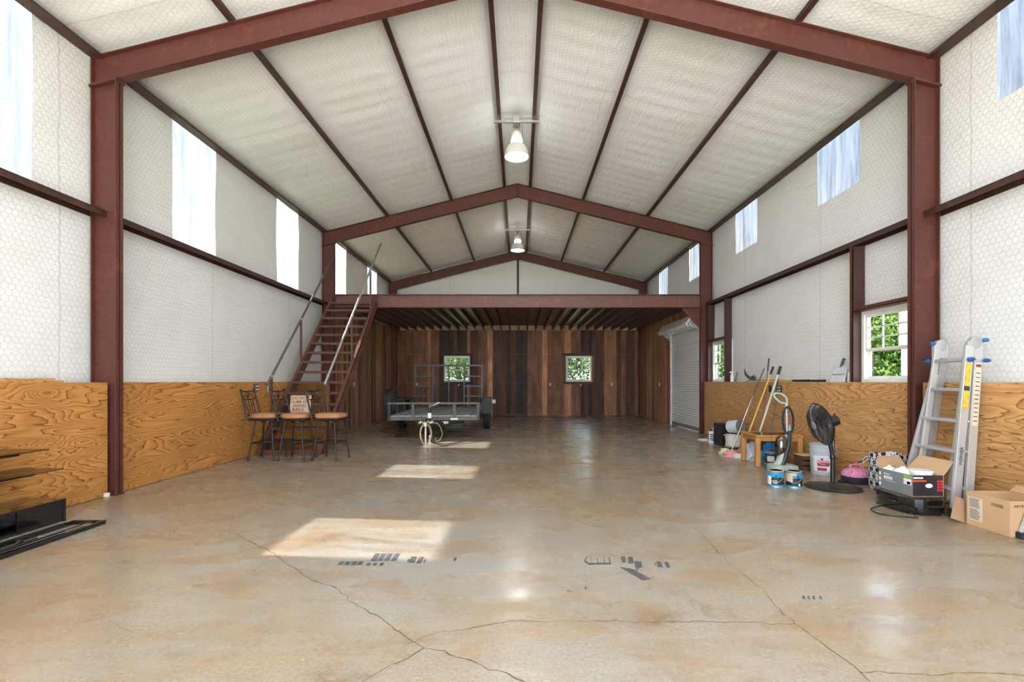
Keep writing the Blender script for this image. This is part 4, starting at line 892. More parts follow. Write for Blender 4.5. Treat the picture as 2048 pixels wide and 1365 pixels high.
for z in (.24, .58, .86, 1.15, 1.43):
    a = lr((3.955, 4.35, .05), (4.15, 4.42, 1.56), z); c = lr((3.985, 4.98, .05), (4.155, 4.79, 1.30), min(z, 1.3)); c = (c[0] if z < 1.3 else 4.16, c[1] if z < 1.3 else 4.78, z)
    MB().beam((a[0] + .005, a[1] - .01, a[2]), (c[0] + .005, c[1] + .01, c[2]), .075, .03, (0, 0, 1)).build('rung', 'alu', la, world=True, bevel=.006)
    MB().beam((a[0] + .10, a[1] + .02, a[2]), (c[0] + .10, c[1] - .02, c[2]), .05, .028, (0, 0, 1)).build('rung', 'alu_dull', la, world=True, bevel=.005)
MB().beam((3.99, 4.37, .18), (4.0, 4.46, .04), .02, .02).build('brace', 'alu', la, world=True)
for y in (4.425, 4.785):
    h = MB().lathe([(.044, -.022), (.054, -.018), (.054, .018), (.044, .022)], (4.20, y, 1.585), 24, (0, 1, 0), ex=1.0, ey=1.1).build('hinge', 'alu_dull', la, world=True, smooth=True)
    MB().box(4.13, 4.27, y - .016, y + .016, 1.46, 1.60).build('hinge_plate', 'alu', la, world=True)
    MB().lathe([(.012, 0), (.018, .004), (.018, .035), (.012, .045)], (4.225 if y < 4.5 else 4.13, y - .055 if y < 4.5 else y - .02, 1.605), 12, (.5, -.6, 0) if y < 4.5 else (-1, 0, 0)).build('lock_knob', 'ladder_blue', h, world=True, smooth=True)
for (x, y) in ((4.10, 4.385), (4.10, 4.83)):
    k = MB().lathe([(.006, -.04), (.010, -.015), (.022, -.015), (.022, .015), (.010, .018), (.008, .055)], (x + .03, y, 1.43), 12, (-.1, -1 if y < 4.5 else 1, 0)).build('release_knob', 'ladder_blue', la, world=True, smooth=True)
k = MB().lathe([(.008, -.03), (.018, -.015), (.018, .015), (.010, .04)], (4.27, 4.38, 1.42), 12, (0, -1, 0)).build('release_knob', 'ladder_blue', la, world=True, smooth=True)
def on_rail(p, q, z0, z1, wd, nm, m, dy=-.0165, dx=0):
    a = lr(p, q, z0); c = lr(p, q, z1); MB().beam((a[0] + dx, a[1] + dy, z0), (c[0] + dx, c[1] + dy, z1), .002, wd, (1, 0, 0)).build(nm, m, la, world=True)
A, B_ = (3.955, 4.35, .05), (4.15, 4.42, 1.56); C_, D_ = (4.10, 4.385, .01), (4.245, 4.43, 1.56)
on_rail(A, B_, 1.19, 1.40, .05, 'warning_label', 'label_yellow'); on_rail(A, B_, .98, 1.14, .05, 'warning_label', 'label_yellow'); on_rail(A, B_, 1.145, 1.185, .05, 'warning_label', 'ink')
on_rail(C_, D_, .82, 1.40, .05, 'warning_label', 'cream_card'); on_rail(C_, D_, 1.36, 1.385, .045, 'warning_label', 'sign_red', -.018)
for k in range(12): on_rail(C_, D_, .86 + k * .04, .868 + k * .04, .035, 'label_print', 'ink', -.018)
a = lr(A, B_, .42); c = lr(A, B_, .60); dv = Vector((B_[0] - A[0], B_[1] - A[1], B_[2] - A[2])).normalized(); e = Vector((dv.z, 0, -dv.x)).normalized()
mt = Matrix.Translation((a[0] + .018, a[1] - .0185, .46)) @ Matrix(((dv.x, -e.x, 0, 0), (dv.y, -e.y, -1, 0), (dv.z, -e.z, 0, 0), (0, 0, 0, 1)))
text_mesh('lettering', 'WERNER', .042, mt, 'ink', la).location = (-4.08, -4.6, 0)
la.location = (4.13, 4.65, 0)
# second ladder at the edge of the picture
l2 = thing('step_ladder', 'aluminium step ladder leaning on the plywood at the right edge', 'ladder', (4.1, 3.55, 0))
for y0_, y1_ in ((3.78, 3.70), (3.28, 3.36)):
    g = MB().beam((3.985, y0_, .04), (4.34, y1_, 1.19), .03, .065, (1, 0, 0)).build('rail', 'alu', l2, world=True, bevel=.004); MB().box(3.94, 4.03, y0_ - .03, y0_ + .03, 0, .05).build('rubber_foot', 'rubber', g, world=True, bevel=.008)
for z in (.3, .58, .86, 1.12): t = (z - .04) / 1.15; MB().beam((3.985 + .355 * t, 3.78 - .08 * t, z), (3.985 + .355 * t, 3.28 + .08 * t, z), .075, .025).build('step', 'alu', l2, world=True, bevel=.004)
# cardboard file box
fb = thing('cardboard_box', 'open brown cardboard box with printed panel, in front of the ladder', 'box', (4.09, 3.985, 0))
x0, x1, y0, y1, H = 3.90, 4.27, 3.80, 4.17, .285
MB().box(x0, x1, y0, y1, 0, .006).build('bottom', 'card_dark', fb, world=True)
b = MB(); yh, zh = 3.905, .225
b.box(x0, x0 + .006, y0, y1, .006, zh - .014); b.box(x0, x0 + .006, y0, yh - .05, zh - .014, zh + .014); b.box(x0, x0 + .006, yh + .05, y1, zh - .014, zh + .014); b.box(x0, x0 + .006, y0, y1, zh + .014, H)
b.build('side_panel', 'card', fb, world=True)
for a in ((x0 + .0061, x1, y0 + .0003, y0 + .006), (x0 + .0061, x1, y1 - .006, y1 - .0003), (x1 - .006, x1 - .0003, y0 + .0061, y1 - .0061)): MB().box(*a, .006, H).build('side_panel', 'card', fb, world=True)
MB().box(x0 + .006, x0 + .012, y0 + .01, y1 - .01, H - .07, H - .004).build('folded_flap', 'card_dark', fb, world=True) if 0 else None
MB().beam((x1 - .01, 3.985, H), (x1 + .05, 3.985, H + .05), .35, .004).build('flap', 'card', fb, world=True); MB().box(x0 - .0035, x0, 4.03, 4.15, .05, .245).build('print_panel', 'cream_card', fb, world=True)
MB().box(x0 - .003, x0, y0 + .01, y0 + .20, .02, .045).build('seam_strip', 'card', fb, world=True)
b = MB()
for i in range(16):
    zz = .062 + i * .0112
    if i == 8: continue
    b.box(x0 - .0042, x0 - .0035, 4.045 + random.uniform(0, .02), 4.14, zz, zz + .0045)
tag(b.build('small_print', 'ink', fb, world=True), kind='stuff')
text_mesh('lettering', 'ARTIFICIAL', .03, Matrix.Translation((3.93 - 4.09, y0 - .001 - 3.985, .235)) @ FACE_XZ, 'ink', fb); text_mesh('lettering', 'CONTENTS', .022, Matrix.Translation((3.95 - 4.09, y0 - .001 - 3.985, .10)) @ FACE_XZ, 'ink', fb) if 0 else None
o = MB().beam((3.865, 4.20, .015), (3.93, 4.23, .20), .16, .005, (0, 1, 0)).build('cardboard_flap', 'card_dark'); tag(o, 'loose brown cardboard flap between the ladder foot and the box', 'cardboard')
# roaster
ro = thing('roaster_oven', 'shiny black oval electric roaster with cord, in front of the ladder', 'roaster', (3.80, 4.66, 0))
def oval(b, prof, ex, ey, n=44, pw=2.6):
    vs = []; fs = []
    for r, z in prof:
        for k in range(n):
            a = 2 * math.pi * k / n; ca, sa = math.cos(a), math.sin(a); q = (abs(ca) ** pw + abs(sa) ** pw) ** (-1 / pw); vs.append((r * ex * q * ca, r * ey * q * sa, z))
    for i in range(len(prof) - 1):
        for k in range(n): fs.append((i * n + k, i * n + (k + 1) % n, (i + 1) * n + (k + 1) % n, (i + 1) * n + k))
    fs += [tuple(range(n))[::-1], tuple(range((len(prof) - 1) * n, len(prof) * n))]; return b.add(vs, fs)
EX, EY = .205, .285
oval(MB(), [(.88, .012), (.96, .02), (1., .05), (1., .135)], EX, EY).build('body', 'black_gloss', ro, smooth=True); oval(MB(), [(1., .135), (1.03, .138), (1.03, .15), (1., .158), (.6, .16)], EX, EY).build('rim', 'black_gloss', ro, smooth=True)
for s in (-1, 1): MB().tube([(-.07, s * (EY - .005), .10), (-.06, s * (EY + .035), .10), (.06, s * (EY + .035), .10), (.07, s * (EY - .005), .10)], .011, 8).build('handle', 'black_plastic', ro, smooth=True)
MB().tube([(-EX - .0, -.10, .10), (-EX - .022, -.09, .10), (-EX - .022, -.02, .10), (-EX, -.01, .10)], .006, 6).build('side_grip', 'black_plastic', ro)
for a in ((.15, .2), (-.15, .2), (.15, -.2), (-.15, -.2)): MB().cyl((*a, 0), (*a, .02), .015, n=10).build('foot', 'black_plastic', ro)
cp = [fl(1790, 1012), fl(1765, 1013), fl(1745, 1018), fl(1743, 1022), fl(1752, 1027), fl(1770, 1032), fl(1800, 1035), fl(1828, 1037)]
b = MB().tube(curve([(x - 3.80, y - 4.66, .007) for x, y in cp]), .0055, 6).build('cord', 'black_plastic', ro, smooth=True); e0, e1 = cp[-1], fl(1838, 1038.5); MB().cyl((e0[0] - 3.80, e0[1] - 4.66, .012), (e1[0] - 3.80, e1[1] - 4.66, .012), .012, .008, 8).build('plug', 'black_plastic', ro)
# open box of light fittings on the roaster
bz = .162; lb = thing('lighting_box', 'grey printed carton with open flaps standing on the roaster', 'box', (3.82, 4.68, bz))
x0, x1, y0, y1, H = -.145, .145, -.21, .21, .195
MB().box(x0, x1, y0, y1, 0, .005).build('bottom', 'card_dark', lb)
MB().box(x0, x0 + .005, y0, y1, .005, H).build('side_panel', 'box_grey', lb); MB().box(x0 + .0051, x1, y0 + .0003, y0 + .005, .005, H).build('end_panel', 'box_dark', lb); MB().box(x1 - .005, x1, y0, y1, .005, H).build('side_panel', 'card', lb); MB().box(x0, x1, y1 - .005, y1, .005, H).build('end_panel', 'card', lb)
MB().add([(x0, y1, H), (x1, y1, H), (x1 + .0, y1 + .10, H + .10), (x0 + .06, y1 + .10, H + .10), (x0, y1, H + .004), (x1, y1, H + .004), (x1, y1 + .1, H + .104), (x0 + .06, y1 + .1, H + .104)], [(0, 3, 2, 1), (4, 5, 6, 7), (0, 1, 5, 4), (1, 2, 6, 5), (2, 3, 7, 6), (3, 0, 4, 7)]).build('flap', 'card_dark', lb)
MB().add([(x1, y0, H), (x1, y1, H), (x1 + .10, y1 - .02, H + .13), (x1 + .10, y0 + .0, H + .13), (x1 + .004, y0, H), (x1 + .004, y1, H), (x1 + .104, y1 - .02, H + .13), (x1 + .104, y0, H + .13)], [(0, 1, 2, 3), (4, 7, 6, 5), (0, 4, 5, 1), (1, 5, 6, 2), (2, 6, 7, 3), (3, 7, 4, 0)]).build('flap', 'card', lb)
MB().add([(x0, y0, H), (x1, y0, H), (x1 - .01, y0 - .10, H - .03), (x0 + .12, y0 - .07, H - .02), (x0, y0, H + .003), (x1, y0, H + .003), (x1 - .01, y0 - .1, H - .027), (x0 + .12, y0 - .07, H - .017)], [(0, 1, 2, 3), (4, 7, 6, 5), (0, 4, 5, 1), (1, 5, 6, 2), (2, 6, 7, 3), (3, 7, 4, 0)]).build('flap', 'card', lb) if 0 else None
def patch(nm, m, a, c, z0, z1, end=False):
    (MB().box(a, c, y0 - .0015, y0, z0, z1) if end else MB().box(x0 - .0015, x0, a, c, z0, z1)).build(nm, m, lb)
patch('print_band', 'box_lime', y0 + .005, y0 + .10, .165, .185); patch('print_picture', 'cloth_white', y0 + .01, y0 + .10, .10, .155); patch('print_picture', 'rose_cloth', y0 + .02, y0 + .06, .105, .13)
for k in range(4): patch('print_icon', 'cloth_white', .03 + k * .028, .03 + k * .028 + .02, .105, .135)
patch('print_line', 'cloth_white', .06, .14, .15, .158); patch('print_line', 'cloth_white', .0, .12, .088, .092)
for k in range(3): patch('print_icon', 'cloth_white', .175, .2, .03 + k * .05, .06 + k * .05)
patch('print_band', 'box_orange', x0 + .005, x0 + .13, .138, .152, True); patch('print_line', 'cloth_white', x0 + .01, x0 + .10, .165, .18, True)
MB().lathe([(.034, 0), (.034, .0015)], (x0 + .155, y0 - .0, .10), 20, (0, -1, 0), ey=.6).build('print_picture', 'cloth_white', lb)
for k in range(4):
    for q in range(2): patch('print_icon', 'red_print', .085 + q * .03, .108 + q * .03, .05 + k * .027, .07 + k * .027, True)
for (x, y, z, r, up_, t) in ((-.04, .03, .13, .105, 1, 'upturned in the middle of the open carton'), (.03, -.095, .135, .095, -1, 'bowl side up at the front of the open carton'), (-.07, .165, .12, .07, 1, 'small, at the back of the open carton')):
    pr = [(r * .98, 0), (r, .01), (r * .95, .045), (r * .75, .075), (r * .4, .092), (r * .1, .097)]
    if up_ < 0: pr = [(a, .095 - q) for a, q in pr[::-1]]
    o = thing('glass_shade', 'white glass lamp shade, ' + t, 'lamp shade', (3.82 + x, 4.68 + y, bz + z), group='lamp shades in the carton'); MB().lathe(pr, n=28).build('bowl', 'white_plastic', o, smooth=True, angle=60)
    MB().lathe([(r * .2, 0), (r * .2, .012)], (0, 0, .095 if up_ > 0 else -.01), 14).build('collar', 'white_plastic', o)
# damask tote
dt = thing('damask_bag', 'black and white damask patterned tote bag beside the right column', 'bag', (4.19, 5.44, 0))
b = MB(); n = 40; vs = []
pf = [(.92, 0), (1., .01), (1.02, .15), (1., .30), (.99, .415), (.97, .415), (.98, .30), (.97, .1)]
for r, z in pf:
    for k in range(n):
        a = 2 * math.pi * k / n; ca, sa = math.cos(a), math.sin(a); q = (abs(ca) ** 6 + abs(sa) ** 6) ** (-1 / 6); vs.append((r * .145 * q * ca, r * .135 * q * sa, z + (.012 * math.sin(3 * a) if z > .4 else 0)))
b.add(vs, [(i * n + k, i * n + (k + 1) % n, (i + 1) * n + (k + 1) % n, (i + 1) * n + k) for i in range(len(pf) - 1) for k in range(n)] + [tuple(range(n))[::-1], tuple(range((len(pf) - 1) * n, len(pf) * n))]).build('body', 'damask', dt, smooth=True, angle=50)
b = MB(); sp_ = [(-.14, .06, .40), (-.19, .08, .37), (-.235, .10, .31), (-.225, .12, .285), (-.18, .11, .31), (-.14, .09, .36)]
for p, q in zip(sp_, sp_[1:]): b.beam(p, q, .04, .004, (0, 0, 1))
b.build('strap', 'damask', dt)
# pink zebra bag
pk = thing('zebra_bag', 'pink zebra striped bag with black sides by the plywood', 'bag', (4.14, 5.86, 0), R(8))
oval(MB(), [(.95, 0), (1, .02), (1., .07), (.97, .085)], .165, .14, pw=3).build('base', 'cloth_black', pk, smooth=True); oval(MB(), [(.97, .085), (.95, .11), (.82, .15), (.5, .175), (.2, .18)], .165, .14, pw=3).build('top_panel', 'zebra', pk, smooth=True)
MB().tube([(.0, .10, .13), (.02, .13, .185), (.09, .13, .20), (.14, .08, .17), (.15, .04, .11)], .014, 8).build('strap', 'zebra', pk, smooth=True); MB().tube([(-.15, .02, .02), (-.2, .04, .015), (-.23, .03, .015)], .015, 6).build('buckle_strap', 'cloth_black', pk)
# fan
fx, fy = 3.66, 5.58
fn = thing('pedestal_fan', 'black pedestal fan tilted towards the left', 'fan', (fx, fy, 0)); mb = 'black_plastic'
MB().lathe([(.285, 0), (.29, .008), (.27, .02), (.17, .042), (.08, .058), (.03, .065)], n=44).build('base', 'dark_grey' if 0 else mb, fn, smooth=True, angle=60)
MB().cyl((0, 0, .05), (0, 0, .345), .024, n=16).build('pole', mb, fn, smooth=True); MB().lathe([(.028, 0), (.032, .02), (.028, .05)], (0, 0, .33), 16).build('height_collar', mb, fn)
MB().tube([(0, 0, .36), (-.02, 0, .47), (-.045, 0, .60), (-.05, .0, .69)], [.022, .024, .026, .02], 12).build('neck', mb, fn, smooth=True); MB().tube([(.035, .01, .40), (.03, .02, .55), (0, .03, .68)], .006, 6).build('power_cord', mb, fn)
hc = Vector((-.14, 0., .735)); nz_ = Vector((-.96, .10, -.24)).normalized(); Rq = Vector((0, 0, 1)).rotation_difference(nz_)
mo = MB().lathe([(.03, -.20), (.055, -.19), (.062, -.15), (.062, -.08), (.05, -.05)], hc, 20, nz_).build('motor_housing', mb, fn, smooth=True); MB().cyl(hc - nz_ * .15 + Vector((0, 0, .05)), hc - nz_ * .16 + Vector((0, 0, .085)), .008, n=8).build('swing_knob', mb, mo)
cg = lambda r, z, a: hc + Rq @ Vector((r * math.cos(a), r * math.sin(a), z))
RF = .24
fp = [(.045, .075), (.12, .072), (.19, .055), (.225, .025), (RF, 0.)]; bp_ = [(RF, 0.), (.225, -.03), (.15, -.06), (.06, -.065)]
b = MB(); bb_ = MB()
for k in range(110):
    a = 2 * math.pi * k / 110; b.tube([cg(r, z, a + .25 * (1 - r / RF)) for r, z in fp], .0022, 4); bb_.tube([cg(r, z, a) for r, z in bp_], .0016, 4)
for r, z in ((.12, .072), (.19, .055)): b.tube([cg(r, z, 2 * math.pi * i / 40) for i in range(40)], .0022, 5, close=True)
for r, z in ((.15, -.06), (.2, -.045)): bb_.tube([cg(r, z, 2 * math.pi * i / 40) for i in range(40)], .0022, 5, close=True)
tag(b.build('front_grille', 'fan_wire', fn), kind='stuff'); tag(bb_.build('rear_grille', mb, fn), kind='stuff')
MB().tube([cg(RF, 0, 2 * math.pi * i / 48) for i in range(48)], .009, 8, close=True).build('rim_band', mb, fn, smooth=True); MB().lathe([(.05, .068), (.048, .08), (.02, .085)], hc, 20, nz_).build('centre_badge', 'grey_plastic', fn, smooth=True)
hub = MB().lathe([(.035, -.03), (.035, .04), (.02, .05)], hc, 16, nz_).build('hub', mb, fn, smooth=True)
for k in range(5):
    a0 = 2 * math.pi * k / 5; vs = []
    for i in range(6):
        r = .03 + .185 * i / 5; hw_ = .32 + .22 * math.sin(math.pi * i / 6)
        for j in range(5): t = (j - 2) / 2; vs.append(cg(r, .022 * t + .01, a0 + t * hw_))
    MB().add(vs, [(i * 5 + j, i * 5 + j + 1, (i + 1) * 5 + j + 1, (i + 1) * 5 + j) for i in range(5) for j in range(4)]).build('blade', 'black_gloss', fn, smooth=True)
# bucket
bk = thing('paint_pail', 'large pale grey paint pail with red label behind the fan', 'pail', (4.07, 6.42, 0))
MB().lathe([(.132, 0), (.135, .01), (.147, .30), (.152, .30), (.152, .325), (.149, .33), (.15, .365)], n=96).build('tub', 'bucket', bk, smooth=True); MB().lathe([(.157, .365), (.158, .395), (.15, .40), (.145, .392), (.05, .392)], n=36).build('lid', 'bucket', bk, smooth=True)
def wrap(nm, m, a0, a1, z0, z1, parent, rr, n=40):
    vs = []; 
    for i in range(n + 1):
        a = a0 + (a1 - a0) * i / n
        for z in (z0, z1): q = rr(z); vs.append((q * math.cos(a), q * math.sin(a), z))
    MB().add(vs, [(2 * i, 2 * i + 2, 2 * i + 3, 2 * i + 1) for i in range(n)]).build(nm, m, parent, smooth=True)
rr = lambda z: .1365 + .04 * z; ac = math.atan2(-6.42, -4.03)
wrap('label', 'cloth_white', ac - .75, ac + .75, .05, .255, bk, rr); rr2 = lambda z: rr(z) + .0006
wrap('label_band', 'magenta', ac - .42, ac + .35, .06, .10, bk, rr2); wrap('label_band', 'magenta', ac - .42, ac + .55, .12, .165, bk, rr2); wrap('label_band', 'rose_cloth', ac - .42, ac + .55, .165, .20, bk, rr2); wrap('label_band', 'pale_blue', ac - .42, ac + .55, .20, .24, bk, rr2); wrap('label_mark', 'ladder_blue', ac - .12, ac + .05, .195, .225, bk, lambda z: rr(z) + .0012)
MB().tube([(.155 * math.cos(a), .155 * math.sin(a), .30 - .16 * math.sin((a - ac + 1.2) / 2.8 * math.pi) if 0 < (a - ac + 1.2) < 2.8 else .30) for a in [ac - 1.2 + i * .28 for i in range(11)]], .0035, 6).build('wire_handle', 'galv', bk)
# gallon cans
def can(x, y, labels, lab, h=.19, r=.083, turn=0.):
    o = thing('paint_can', lab, 'paint can', (x, y, 0), group='gallon paint cans'); ac = math.atan2(-y, CX - x)
    MB().lathe([(r, 0), (r + .002, .004), (r, .008), (r, h - .012), (r + .003, h - .006), (r + .003, h)], n=96).build('body', 'can_steel', o, smooth=True); MB().lathe([(r + .001, h), (r - .006, h + .002), (r - .014, h - .006), (.02, h - .006)], n=32).build('lid', 'white_plastic', o, smooth=True)
    for m_, a0, a1, z0, z1, e in labels: wrap('label', m_, ac + a0, ac + a1, z0, z1, o, lambda z, e=e: r + .0004 + .0006 * e)
    MB().tube([((r + .006) * math.cos(ac + a), (r + .006) * math.sin(ac + a), h - .03 - .10 * math.sin((a + 1.5) / 3 * math.pi)) for a in [-1.5 + i * .3 for i in range(11)]], .002, 5).build('wire_handle', 'galv', o)
    return o
can(3.045, 5.66, [('label_black', -1.6, 1.6, .016, .165, 1), ('blue_paint', -1.6, 1.6, .115, .165, 2), ('blue_paint', -1.6, 1.6, .012, .03, 2), ('cloth_white', -1.55, -.55, .03, .125, 3), ('label_black', -.1, .2, .118, .14, 3), ('cloth_white', -.35, .2, .075, .081, 3), ('cloth_white', -.35, .3, .06, .066, 3), ('cloth_white', -.35, .2, .045, .051, 3)], 'gallon paint can with blue band and white panel, left of the pair')
can(3.235, 5.615, [('label_black', -1.6, 1.6, .016, .165, 1), ('blue_paint', -.2, 1.6, .115, .165, 2), ('label_tan', -1.5, -.15, .07, .168, 3), ('label_tan', -.2, .3, .145, .168, 3), ('blue_paint', -1.6, 1.6, .012, .028, 2), ('cloth_white', .55, .8, .03, .055, 3), ('label_black', .35, .6, .12, .14, 3)], 'gallon paint can with tan panel and blue band, right of the pair')
# end table
tb = thing('end_table', 'oak end table with a glass top under the leaning poles', 'table', (3.785, 7.20, 0), R(-4))
tx, ty, th = .33, .30, .455
MB().box(-tx + .05, tx - .05, -ty + .05, ty - .05, th - .012, th - .004).build('glass_top', 'table_glass', tb)
for a in ((-tx, tx, -ty, -ty + .06), (-tx, tx, ty - .06, ty), (-tx, -tx + .06, -ty + .06, ty - .06), (tx - .06, tx, -ty + .06, ty - .06)):
    MB().box(*a, th - .028, th).build('top_rail', 'oak', tb, bevel=.008)
for a in ((-tx + .015, tx - .015, -ty + .015, -ty + .035), (-tx + .015, tx - .015, ty - .035, ty - .015), (-tx + .015, -tx + .035, -ty + .035, ty - .035), (tx - .035, tx - .015, -ty + .035, ty - .035)): MB().box(*a, th - .085, th - .028).build('apron', 'oak', tb, bevel=.004)
for sx in (-1, 1):
    for sy in (-1, 1):
        g = MB().box(*sorted((sx * tx - sx * .005, sx * (tx - .075))), *sorted((sy * ty - sy * .005, sy * (ty - .075))), 0, th - .028).build('leg', 'oak', tb, bevel=.018, seg=3)
# upright vacuum
vd = 6.48; V = lambda x, y, dd=0.: tuple(Vector(px(x, y, vd)) + Vector((0, dd, 0)) - Vector((3.58, vd, 0)))
vc = thing('upright_vacuum', 'sage green upright vacuum cleaner with loop handle before the table', 'vacuum', (3.58, vd, 0))
pillow(MB(), .175, .15, .0, .13, c=(-.02, -.02)).build('floor_head', 'sage', vc, smooth=True); pillow(MB(), .15, .06, .015, .05, c=(.03, -.16)).build('nozzle', 'dark_grey', vc, smooth=True)
MB().tube([V(1545, 936, -.05), V(1556, 925, -.05), V(1568, 905, -.02), V(1575, 880), V(1578, 866)], [.045, .06, .06, .05, .035], 14).build('body_spine', 'sage', vc, smooth=True); MB().tube([V(1552, 938, -.10), V(1562, 918, -.09), V(1571, 895, -.06), V(1576, 872, -.035), V(1577, 862, -.02)], [.025, .03, .03, .026, .02], 12).build('hose_cover', 'navy', vc, smooth=True)
MB().lathe([(.02, -.155), (.06, -.145), (.075, -.09), (.08, -.02), (.075, .06), (.05, .11), (.015, .125)], V(1562, 890, .0), 24, (.1, 0, 1)).build('dust_cup', 'smoke_cup', vc, smooth=True); MB().lathe([(.02, -.15), (.056, -.14), (.070, -.09), (.073, -.04), (.0, -.035)], V(1562, 890, 0), 20, (.1, 0, 1)).build('dust', 'brown' if 0 else 'dark_grey', vc, smooth=True)
MB().cyl(V(1574, 866), V(1572.5, 806), .014, n=12).build('wand', 'alu', vc, smooth=True); MB().tube([V(1577, 868), V(1580, 858), V(1578, 850)], [.022, .02, .012], 10).build('wand_clip', 'sage', vc, smooth=True)
MB().tube(curve([V(1572, 816), V(1571, 808), V(1562, 806), V(1553, 799), V(1548, 792), V(1550, 787.5), V(1558, 787), V(1567, 791), V(1573, 798), V(1574, 806), V(1573, 818)]), .0135, 10).build('loop_handle', 'sage', vc, smooth=True)
MB().tube(curve([V(1572, 815, -.02), V(1566, 822, -.02), V(1564, 838, -.02), V(1566, 855, -.02), V(1571, 866, -.02), V(1578, 868, -.02), V(1583, 860, -.02), V(1585, 845, -.02), V(1583, 828, -.02), V(1577, 816, -.02)], True), .014, 8, close=True).build('hose_loop', 'navy', vc, smooth=True); MB().box(*[t for i in range(3) for t in ((V(1585, 830)[i] - .012, V(1585, 830)[i] + .012))]).build('cord_hook', 'navy', vc, bevel=.004)
# leaning poles
def pole(name, p, q, r, m, lab, grip=None, cat='pole', tip=None, grp='poles leaning on the right wall'):
    o = thing(name, lab, cat, (p[0], p[1], 0), group=grp); P, Q = Vector(p), Vector(q)
    g0 = Q.lerp(P, grip[1]) if grip else Q
    MB().cyl(P, g0, r, n=10).build('shaft', m, o, world=True, smooth=True)
    if grip: MB().cyl(g0, Q, r * 1.35, n=12).build('grip', grip[0], o, world=True, smooth=True)
    if tip: MB().cyl(P, P.lerp(Q, .03), r * 1.25, n=10).build('ferrule', tip, o, world=True)
    return o
pole('broom_pole', (3.60, 7.80, .0), (4.31, 8.12, 1.47), .0135, 'yellow', 'yellow pole with black grip leaning behind the table', ('black_plastic', .085), tip='galv')
pole('broom_pole', (3.78, 7.78, .0), (4.33, 7.93, 1.47), .017, 'cream_pole', 'thick cream pole with black grip leaning behind the table', ('black_plastic', .09), tip='galv')
pole('broom_pole', (3.70, 8.35, .0), (4.33, 8.66, 1.22), .012, 'chrome', 'shiny metal pole leaning left of the yellow pole')
pole('broom_pole', (3.99, 7.95, .0), (4.32, 8.28, 1.62), .009, 'pole_grey', 'thin grey pole with tall green grip, highest of the poles', ('green_grip', .13))
pole('broom_pole', (4.02, 7.70, .0), (4.33, 8.02, 1.27), .009, 'pole_grey', 'short grey pole with green grip behind the cream pole', ('green_grip', .16))
sq = pole('floor_squeegee', (3.98, 8.95, .035), (4.31, 8.42, 1.45), .010, 'pole_grey', 'floor duster with dark grey handle and flat beige head', None, 'duster')
MB().box(-.15, .15, -.16, .02, .001, .02).build('backing', 'black_plastic', sq); MB().box(-.14, .14, -.15, .01, .02, .04).build('pad', 'beige', sq, bevel=.006)
# things at the far end of the right wall
o = thing('plastic_lid', 'flat round white plastic lid lying on the floor by the far column', 'tray', (3.93, 10.05, 0)); MB().lathe([(.16, 0), (.165, .012), (.15, .022), (.13, .012), (.01, .014)], n=28).build('disc', 'white_plastic', o, smooth=True); MB().lathe([(.05, .014), (.048, .022)], n=20).build('raised_ring', 'white_plastic', o)  # a loose lid lying flat on the floor
o = thing('solvent_can', 'white printed rectangular solvent can beside the black box', 'can', (3.90, 9.62, 0), R(-12))
MB().box(-.085, .085, -.06, .06, 0, .235).build('body', 'white_paint', o, bevel=.008); MB().box(-.06, .06, -.035, .035, .235, .24).build('top_plate', 'can_steel', o); MB().cyl((-.04, 0, .24), (-.04, 0, .265), .02, n=12).build('cap', 'black_plastic', o); MB().tube([(-.01, 0, .24), (.0, 0, .262), (.04, 0, .262), (.055, 0, .24)], .004, 5).build('handle', 'black_plastic', o)
for z, a, c in ((.16, -.07, .03), (.12, -.06, .05), (.08, -.07, .02), (.05, -.05, .06)): MB().box(a, c, -.0612, -.06, z, z + .022).build('print_line', 'ink', o)
for z in (.15, .10, .05): MB().box(-.0862, -.085, -.045, .04, z, z + .03).build('print_line', 'ink', o)
o = MB().box(3.96, 4.04, 9.72, 9.80, 0, .29).build('white_carton', 'white_plastic', bevel=.006); tag(o, 'small white carton between solvent can and black box', 'carton')
o = thing('black_speaker', 'black box shaped speaker against the far plywood', 'speaker', (4.12, 9.35, 0)); MB().box(-.25, .22, -.17, .17, .01, .41).build('cabinet', 'cloth_black', o, bevel=.006); MB().box(-.23, .20, -.176, -.17, .03, .39).build('grille', 'black_plastic', o); 
for a in ((-.2, -.13), (.17, -.13), (-.2, .13), (.17, .13)): MB().cyl((*a, 0), (*a, .01), .015, n=10).build('foot', 'rubber', o)
tt = thing('canvas_bag', 'slumped white canvas bag in front of the black speaker', 'bag', (4.02, 8.98, 0), R(10))
oval(MB(), [(.9, 0), (1, .02), (.95, .10), (1.0, .17), (1.05, .235), (.9, .245)], .13, .12, pw=3).build('body', 'cloth_white', tt, smooth=True); MB().tube([(-.13, -.05, .23), (-.19, -.06, .24), (-.2, -.02, .235), (-.13, .02, .23)], .014, 7).build('handle', 'beige', tt, smooth=True); MB().beam((.10, -.125, .02), (.11, -.13, .22), .03, .006, (0, 1, 0)).build('strap', 'cloth_black', tt)
o = thing('plastic_tub', 'pale blue plastic tub tipped on its side on the white bag', 'tub', (4.13, 8.98, .245)); ax = (.45, -.88, .1)
MB().lathe([(.10, 0), (.115, .01), (.125, .24), (.135, .25)], (-.13, .12, .13), 28, ax, cap=False).build('wall', 'pale_blue', o, smooth=True); MB().lathe([(.134, .25), (.12, .245), (.105, .02), (.01, .015)], (-.13, .12, .13), 28, ax).build('inside', 'grey_plastic', o, smooth=True)
